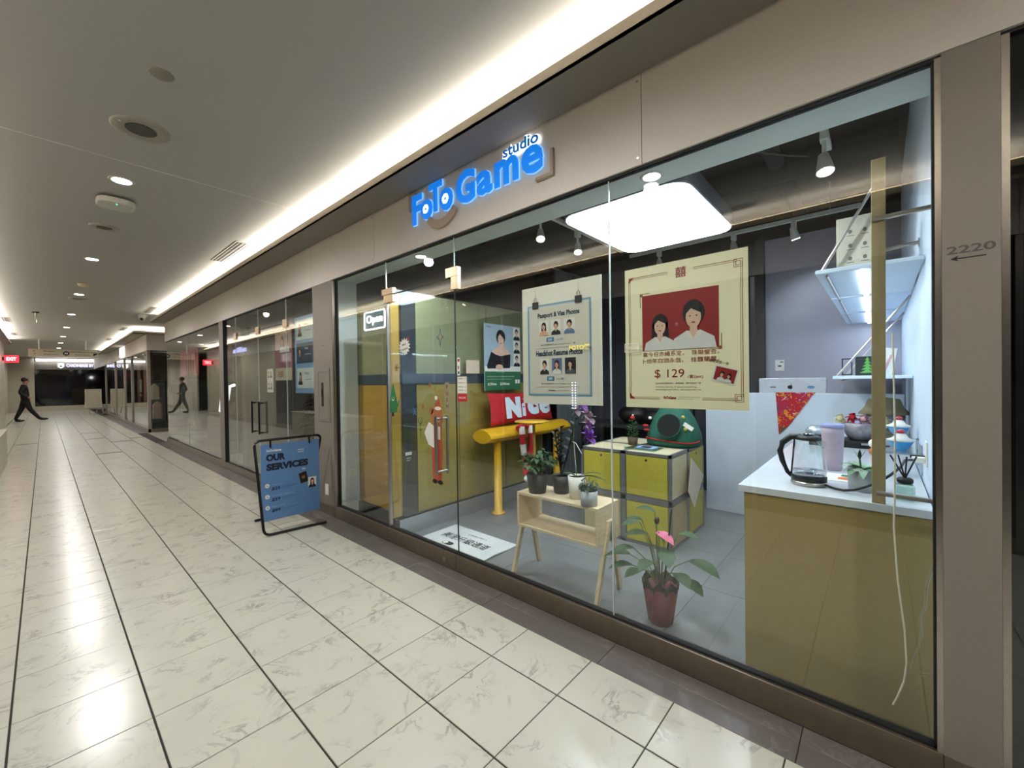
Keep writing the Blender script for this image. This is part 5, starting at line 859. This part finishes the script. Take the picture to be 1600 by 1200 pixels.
for k in range(20): a = 2*PI*k/20+R.uniform(-.1, .1); MB().leaf((2.42, .055, .975), (math.cos(a), math.sin(a), R.uniform(.25, .9)), R.uniform(.075, .13), .034, leafp, .45, k=4, fold=.35).build('leaf', t)
for k in range(4): MB().leaf((2.42, .07, 1.02), (math.cos(k*1.6)*.5, math.sin(k*1.6)*.5, 1), .05, .014, leafg, .0, k=3).build('leaf', t)
MB().cyl((2.42, .065, .97), (2.42, .07, 1.03), .004, stemg, 6).build('stem', t)
t = thing('reed_diffuser', (2.34, -.075, .885), 'clear square diffuser bottle with black cap and reeds', 'diffuser'); bx('bottle', (2.312, -.105, .886), (2.368, -.045, .95), glassmat('mint glass', (.72, .86, .80), 1.6, .08), t, .006); MB().lathe([(.02, .0), (.026, .006), (.026, .018), (.02, .024)], (2.34, -.075, .952), black, 20).build('cap', t)
mb = MB()
for dy, dx in ((.045, 0), (.02, .02), (-.005, -.02), (-.035, .01)): mb.tube([(2.34, -.075, .972), (2.34+dx, -.075+dy, 1.065)], .003, black, 6)
mb.build('reed', t)
def sundae(x, y, z, label):
    t = thing('sundae_toy', (x, y, z), label, 'ornament'); MB().lathe([(.022, 0), (.03, .01), (.048, .04), (.050, .045)], (x, y, z), mat('blue jelly', '3fa0e0', .2), 20).build('cup', t); MB().lathe([(.052, .045), (.054, .052), (.03, .062), (.02, .08), (.001, .09)], (x, y, z), white, 20).build('cream', t); MB().ell((x, y, z+.092), (.018, .018, .012), mat('cherry', 'a3283a', .3)).build('cherry', t)
sundae(2.9, -.078, .9855+.03, 'blue sundae ornament with cherry at the front of the ledge'); sundae(3.2, -.078, 1.06, 'blue sundae ornament with cream dome behind the other')
t = thing('small_ledge', (3.1, -.10, 1.0), 'narrow clear ledge holding the sundae ornaments', 'ledge'); bx('board', (2.8, -.154, 1.005), (3.05, -.02, 1.0135), thin, t); bx('board', (3.08, -.154, 1.05), (3.35, -.02, 1.058), thin, t)
for x in (2.9, 3.2): bx('support', (x-.05, -.155, .90), (x+.05, -.148, 1.05), thin, t)
t = thing('black_tray', (3.9, .14, .885), 'black low tray across the worktop', 'tray'); bx('body', (3.78, -.02, .886), (4.02, .40, .935), black, t, .004); bx('latch', (3.775, .06, .91), (3.782, .10, .925), chrome, t)
t = thing('snack_packs', (3.9, .33, .935), 'clear wrapped snack pack at the end of the black tray', 'package'); mb = MB().ell((3.86, .36, .985), (.06, .07, .045), mat('foil wrap', 'b8c0c8', .25, .5, var=.4, scale=40, bump=.8)); mb.build('pack', t)
t = thing('wrapped_bouquet', (3.85, .08, .935), 'wrapped bouquet of cream and red flowers on the black tray', 'bouquet'); mb = MB(); mb.lathe([(.07, 0), (.11, .07), (.13, .12)], (3.88, .10, .937), mat('silver wrap', '8f8a90', .35, .2, var=.3, bump=.6), 12); mb.build('wrap', t)
for k, (y, z, m) in enumerate(((.22, 1.09, mat('cream flower', 'd8d0a0', .7)), (.15, 1.10, redf), (.09, 1.09, mat('pink flower', 'c79aa0', .7)), (.03, 1.10, MC['pink flower']), (-.02, 1.08, MC['cream flower']), (.12, 1.06, mat('lilac card', 'b9aed0', .7)))):
    mb = MB()
    for j in range(7): a = 2*PI*j/7; mb.leaf((3.84, y, z), (-.3, math.cos(a), math.sin(a)), .045, .045, m, .2, k=3)
    mb.ell((3.83, y, z), .02, m, 8, 5); mb.build('flower', t)
t = thing('bucket_hat', (4.12, -.06, 1.09), 'beige bucket hat perched above the bouquet by the wall', 'hat'); MB().lathe([(.15, -.05), (.11, .0), (.09, .06), (.001, .075)], (4.12, -.02, 1.16), mat('beige hat', 'a39878', .9), 20).build('hat', t); MB().lathe([(.03, -.22), (.10, -.12), (.12, -.05)], (4.12, -.02, 1.16), mat('grey hat block', '9aa0a6', .6), 16).build('hat_block', t)
t = thing('tangerine', (3.55, .05, .885), 'small tangerine with cherry ornament on the worktop', 'fruit'); MB().ell((3.52, .03, .91), (.028, .028, .024), mat('tangerine', 'c8703a', .5)).build('fruit', t); MB().ell((3.56, .03, .955), (.03, .03, .03), paper).build('cream_top', t); MB().ell((3.56, .03, .99), (.016, .016, .014), redf).build('berry', t)
t = thing('paper_napkin', (2.6, .22, .885), 'printed paper napkin beside the succulent', 'napkin'); mb = MB(); F = Face((2.55, .25, .886), (0, -1, 0), (1, 0, 0), (0, 0, 1)); F.rect(mb, 0, 0, .14, .2, paper, 0, .001); F.poly(mb, [(.09, .05), (.14, .04), (.13, .12), (.09, .1)], mat('orange print', 'd0703a', .6), .0012); F.poly(mb, [(.1, .13), (.14, .12), (.13, .18), (.1, .18)], green, .0012); mb.build('sheet', t)
# outlets, bars on the right wall and jamb
t = thing('wall_outlet', (2.62, -.156, 1.06), 'white double outlet plate on the bright side wall', 'outlet'); bx('plate', (2.56, -.156, .99), (2.63, -.149, 1.10), white, t, .003); bx('plug', (2.57, -.149, 1.005), (2.61, -.105, 1.03), white, t, .004); bx('plug', (2.6, -.149, 1.02), (2.63, -.10, 1.035), black, t, .003)
t = thing('wall_thermostat', (5.40, .76, 1.5), 'small white wall switch above the half wall', 'switch'); mb = MB(); F = wallface(5.398, .87, 1.46); F.rrect(mb, 0, 0, .085, .12, .008, white, 0, .01); mb.build('plate', t); mb = MB(); F.rect(mb, .025, .045, .06, .06, darkp, .0104); F.rect(mb, .045, .09, .075, .10, darkp, .0104); mb.build('display', t)
def bar(a, b, label, fl_=True):
    t = thing('steel_rail', a, label, 'rail', 'steel rails'); MB().cyl(a, b, .009, steel, 10).build('tube', t)
    if fl_: a = V(a); MB().cyl(a, (a.x, a.y+.004, a.z), .022, steel, 16).build('flange', t)
bar((2.12, -.156, 2.00), (2.12, .02, 1.995), 'steel rail beside the top of the wooden post'); bar((3.02, -.156, 2.085), (3.02, .0, 2.07), 'steel rail with a round flange over the hanging shelves'); bar((2.10, -.156, .945), (2.10, .012, .95), 'steel rail just above the worktop edge')
t = thing('wooden_post', (2.10, -.005, .885), 'flat pale wooden post standing on the worktop edge inside the glass', 'post'); mb = MB(); a = V((2.215, .006, .886)); b = V((2.12, .001, 2.22)); w_ = V((0, .021, 0)); th = V((.012, 0, 0)); mb.add([a-w_-th, a+w_-th, a+w_+th, a-w_+th, b-w_-th, b+w_-th, b+w_+th, b-w_+th], [(0, 1, 2, 3), (7, 6, 5, 4), (0, 4, 5, 1), (1, 5, 6, 2), (2, 6, 7, 3), (3, 7, 4, 0)], wood('raw plank', 'a3926a', 'b3a27a', .6, (8, 8, 2))); mb.build('plank', t, .002)
# shelves
def shelf(x0, x1, z, y1, label, ledx=None):
    t = thing('hanging_shelf', ((x0+x1)/2, .0, z), label, 'shelf', 'hanging shelves'); bx('board', (x0, -.150, z-.02), (x1, y1, z), bluewall, t, .003)
    if ledx is not None: bx('led_tube', (x0+.04, ledx-.012, z-.034), (x1-.04, ledx+.012, z-.0205), led, t, .004); lamp('shelf_beam', 'AREA', ((x0+x1)/2, ledx, z-.05), 2.0, COOL, (0, 0, 0), shape='RECTANGLE', size=(x1-x0)*.9, size_y=.03)
    mb = MB(); mb.tube([(x0+.06, y1-.02, z), (x0+.06, -.0 if z > 1.5 else -.145, z+(.41 if z > 1.5 else .5))], .007, steel, 8); mb.build('tie_rod', t); MB().cyl((x0+.03, y1-.045, z-.03), (x1, y1-.045, z-.03), .006, steel, 8).build('under_rail', t)
    return t
shelf(2.62, 3.50, 1.935, .245, 'nearest upper white shelf with a light tube below', .062); shelf(3.55, 4.42, 1.935, .245, 'middle upper white shelf with a light tube below', .07); shelf(4.47, 5.38, 1.935, .245, 'farthest upper white shelf with a light tube below', .075)
shelf(3.55, 4.45, 1.395, .24, 'lower white shelf holding the green tree card'); shelf(4.5, 5.36, 1.395, .24, 'far lower white shelf behind the tree card')
t = thing('white_carton', (3.0, .02, 1.935), 'cream carton printed with small icons on the nearest upper shelf', 'box'); bx('carton', (2.72, -.002, 1.936), (2.99, .165, 2.20), mat('cream carton', 'cfc9b6', .6), t, .002); F = wallface(2.7195, .165, 1.936); mb = MB()
for u in (.055, .112):
    for v in (.19, .12, .055): F.ell(mb, u, v, .008, .01, mat('grey icon', '6a665c', .6)); F.rect(mb, u-.015, v-.022, u+.015, v-.019, MC['grey icon'])
mb.build('icon_print', t)
t = thing('striped_carton', (2.8, -.1, 1.94), 'long white carton with dark dashes between post and wall', 'box'); bx('carton', (3.05, -.145, 1.936), (3.45, .02, 2.02), white, t, .002)
t = thing('tree_card', (3.8, .03, 1.395), 'green paper tree on a black card on the lower shelf', 'card'); bx('card', (3.80, -.0, 1.396), (3.81, .13, 1.53), mat('black card', '1c2422', .6), t); F = wallface(3.799, .13, 1.40); mb = MB()
for k in range(5): s_ = 1-k*.18; F.poly(mb, [(.065-.042*s_, .015+k*.022), (.065+.042*s_, .015+k*.022), (.065, .04+k*.022)], mat('tree green', '5aa04a', .6), .0005+k*.0004)
mb.build('tree_print', t); mb = MB(); Face((3.798, .205, 1.40), (0, -1, 0), (0, 0, 1), (-1, 0, 0)).frame(mb, 0, 0, .06, .12, .008, darkp, 0, .004); mb.build('frame', t)
t = thing('white_box', (4.0, -.03, 1.395), 'leaning white and pink box beside the tree card', 'box'); mb = MB(); wallface(3.84, .0, 1.397).poly(mb, [(-.0, 0), (.06, 0), (.09, .18), (.02, .19)], white, -.04, .04); wallface(3.84, .0, 1.397).poly(mb, [(.0, 0), (.02, 0), (.07, .14), (.055, .14)], MC['pink flower'], .0005); mb.build('carton', t)
t = thing('red_tag', (4.6, -.15, 2.3), 'small red mark on the wall beside the wooden post', 'tag'); mb = MB(); F = wallface(5.397, .085, 2.15); F.poly(mb, [(0, 0), (.02, .0), (.05, .07), (.03, .08)], redf, 0, .002); mb.build('sheet', t)
# white cords by the post
t = thing('power_cable', (2.06, -.02, .2), 'thin white cord hanging inside the glass beside the post', 'cord'); xw = 2.045
mb = MB().tube([(xw, -.035, 1.55), (xw, -.04, 1.2), (xw, -.038, .95), (xw, -.035, .85), (xw, -.045, .65), (xw, -.062, .48), (xw, -.067, .36), (xw, -.06, .29), (xw, -.042, .225), (xw, -.03, .19)], .0028, mat('white cord', 'd8d2bc', .5), 6); mb.build('cord', t)
t = thing('rope_light', (2.07, -.10, .2), 'clear loose rope light dangling in front of the tan counter', 'rope light')
mb = MB().tube([(2.09, -.145, .74), (2.09, -.135, .70), (2.09, -.122, .64), (2.09, -.118, .56), (2.09, -.104, .52), (2.09, -.108, .46), (2.09, -.10, .41), (2.09, -.085, .36), (2.09, -.07, .30), (2.09, -.11, .315), (2.09, -.145, .32)], .004, thin, 8); mb.build('rope', t)

# ================================================================ NEXT SHOP WINDOWS
blueb = mat('powder blue board', '7d9cc0', .6); wpr = mat('photo board', 'c8cfc8', .6)
t, F = sheet(2.06, 4.80, 5.40, 1.28, 2.20, blueb, 'photo_board', 'powder blue board with three framed prints beside the wide pillar', 'board')
for v, m in ((.64, wpr), (.36, mat('navy print board', '2a3a4c', .6)), (.06, wpr)):
    mb = MB(); F.rect(mb, .06, v, .54, v+.24, m, .001, .003); F.person(mb, .10, v+.04, .13, .17, None, hairb, skin, darkp, True, .005); F.text(mb, 'Photo', .30, v+.16, .03, darkp if m is wpr else paper, d=.005); F.rect(mb, .30, v+.10, .48, v+.105, darkp if m is wpr else paper, .005); mb.build('print', t)
t, F = sheet(2.06, 5.50, 6.05, 1.44, 2.08, mat('dusty rose print', '9a6a72', .6, var=.3, scale=8), 'rose_poster', 'dusty rose portrait poster behind the next shop glass'); mb = MB(); F.rect(mb, 0, .40, .55, .64, mat('peach print', 'c0a08c', .6), .001); F.person(mb, .15, .36, .2, .24, None, hairb, skin, wsh, True, .002); F.person(mb, .30, .36, .2, .26, None, hairb, skin, wsh, False, .004); F.rect(mb, 0, 0, .55, .16, mat('cream note', 'c8bda0', .6), .001); F.text(mb, '拍摄', .1, .04, .08, redp, d=.002); mb.build('print', t)
t, F = sheet(2.06, 6.16, 6.38, 1.28, 1.60, paper, 'price_card', 'tall white card with portraits on the next shop door'); mb = MB()
for v in (.20, .04): F.person(mb, .03, v, .07, .1, greyp, hairb, skin, darkp, False, .001); F.person(mb, .12, v, .07, .1, greyp, hairb, skin, darkp, True, .001)
mb.build('portrait_picture', t)
t = thing('christmas_tree', (3.0, 6.5, 0), 'dark bushy Christmas tree inside the next shop', 'tree'); mb = MB(); R = random.Random(8)
for i in range(700): z = R.uniform(.25, 2.05); r = .55*(1-(z-.2)/1.95)+.03; a = R.uniform(0, 2*PI); mb.leaf((3.0+r*.75*math.cos(a), 6.5+r*.75*math.sin(a), z), (math.cos(a), math.sin(a), .1), .16, .05, mat('dark fir', '16201a', .6, var=.4), .4, k=2)
tag(mb.build('foliage', t), kind='stuff'); MB().cyl((3, 6.5, 0), (3, 6.5, 1.9), .03, soil, 8).build('trunk', t)
t = thing('yellow_armchair', (2.75, 5.6, 0), 'yellow armchair partly hidden behind the window posters', 'chair'); bx('seat', (2.5, 5.4, .40), (3.0, 5.9, .50), yel, t, .03); bx('backrest', (2.92, 5.4, .5), (3.02, 5.9, .95), yel, t, .03); bx('armrest', (2.5, 5.35, .5), (3.0, 5.42, .68), yel, t, .02); bx('armrest', (2.5, 5.88, .5), (3.0, 5.95, .68), yel, t, .02)
for x in (2.53, 2.97):
    for y in (5.44, 5.86): MB().cyl((x, y, 0), (x, y, .4), .018, blackm, 8).build('leg', t)
t = thing('photo_wall_prints', (4.79, 7.2, 1.3), 'cluster of small brown framed prints on the back wall of the next shop', 'pictures'); R = random.Random(3)
for k in range(12): y = 6.3+.28*(k % 4)+R.uniform(-.03, .03); z = .95+.33*(k//4); bx('print', (4.78, y, z), (4.797, y+.17, z+.22), [mat('sepia print', '6a5848', .6), mat('rust print', '8a6650', .6), wpr][k % 3], t)
t = thing('striped_banner', (2.1, 11.2, 1.6), 'dusty red striped sign hung inside the farthest near shop window', 'sign'); rs = mat('dusty red stripe', 'a8505a', .5, emit=.12)
for k in range(8): bx('stripe', (2.08, 10.35+k*.22, 1.60-.0), (2.095, 10.35+k*.22+.15, 2.16), rs, t)
bx('rail', (2.096, 10.3, 2.12), (2.11, 12.15, 2.15), blackm, t)
def mannequin(x, y, label, m):
    t = thing('mannequin', (x, y, 0), label, 'mannequin'); MB().lathe([(.09, .95), (.15, 1.0), (.13, 1.15), (.17, 1.35), (.16, 1.45), (.05, 1.5), (.045, 1.56)], (x, y, 0), m, 18).build('torso', t); MB().lathe([(.2, 0), (.2, .02), (.02, .03)], (x, y, 0), blackm, 20).build('base', t); MB().cyl((x, y, .02), (x, y, 1.0), .02, blackm).build('pole', t); MB().ell((x, y, 1.68), (.08, .09, .12), m).build('head', t)
    for s_ in (-1, 1): MB().tube([(x, y+.17*s_, 1.42), (x, y+.23*s_, 1.15), (x-.05, y+.24*s_, .92)], [.05, .045, .035], m, 10).build('arm', t)
mannequin(2.9, 11.6, 'black dressed mannequin nearer the side passage', cl); mannequin(3.0, 10.2, 'dark grey mannequin nearer the wide glass joint', slate)
t = thing('bent_light_tubes', (2.5, 10.3, .9), 'two slanted white light tubes low in the farthest near shop', 'light'); mb = MB(); mb.tube([(2.5, 10.2, .82), (2.5, 9.9, 1.35), (2.5, 9.6, 1.38)], .03, wlit, 8); mb.build('tube', t); MB().tube([(2.5, 10.6, .82), (2.5, 10.45, 1.15)], .03, wlit, 8).build('tube', t)
bx('stand', (2.3, 9.7, 0), (2.8, 10.8, .80), dim, t)
lamp('store_lamp', 'POINT', (3.2, 6.0, 2.7), 6, NEUT, shadow_soft_size=.1); lamp('store_lamp', 'POINT', (3.2, 10.8, 2.7), 10, NEUT, shadow_soft_size=.1); lamp('store_lamp', 'POINT', (2.9, 17.5, 2.2), 14, NEUT, shadow_soft_size=.1)
lamp('far_shop_light', 'AREA', (.9, 35.9, 3.0), 20, NEUT, (.6, 0, 0), shape='RECTANGLE', size=2.4, size_y=.1)
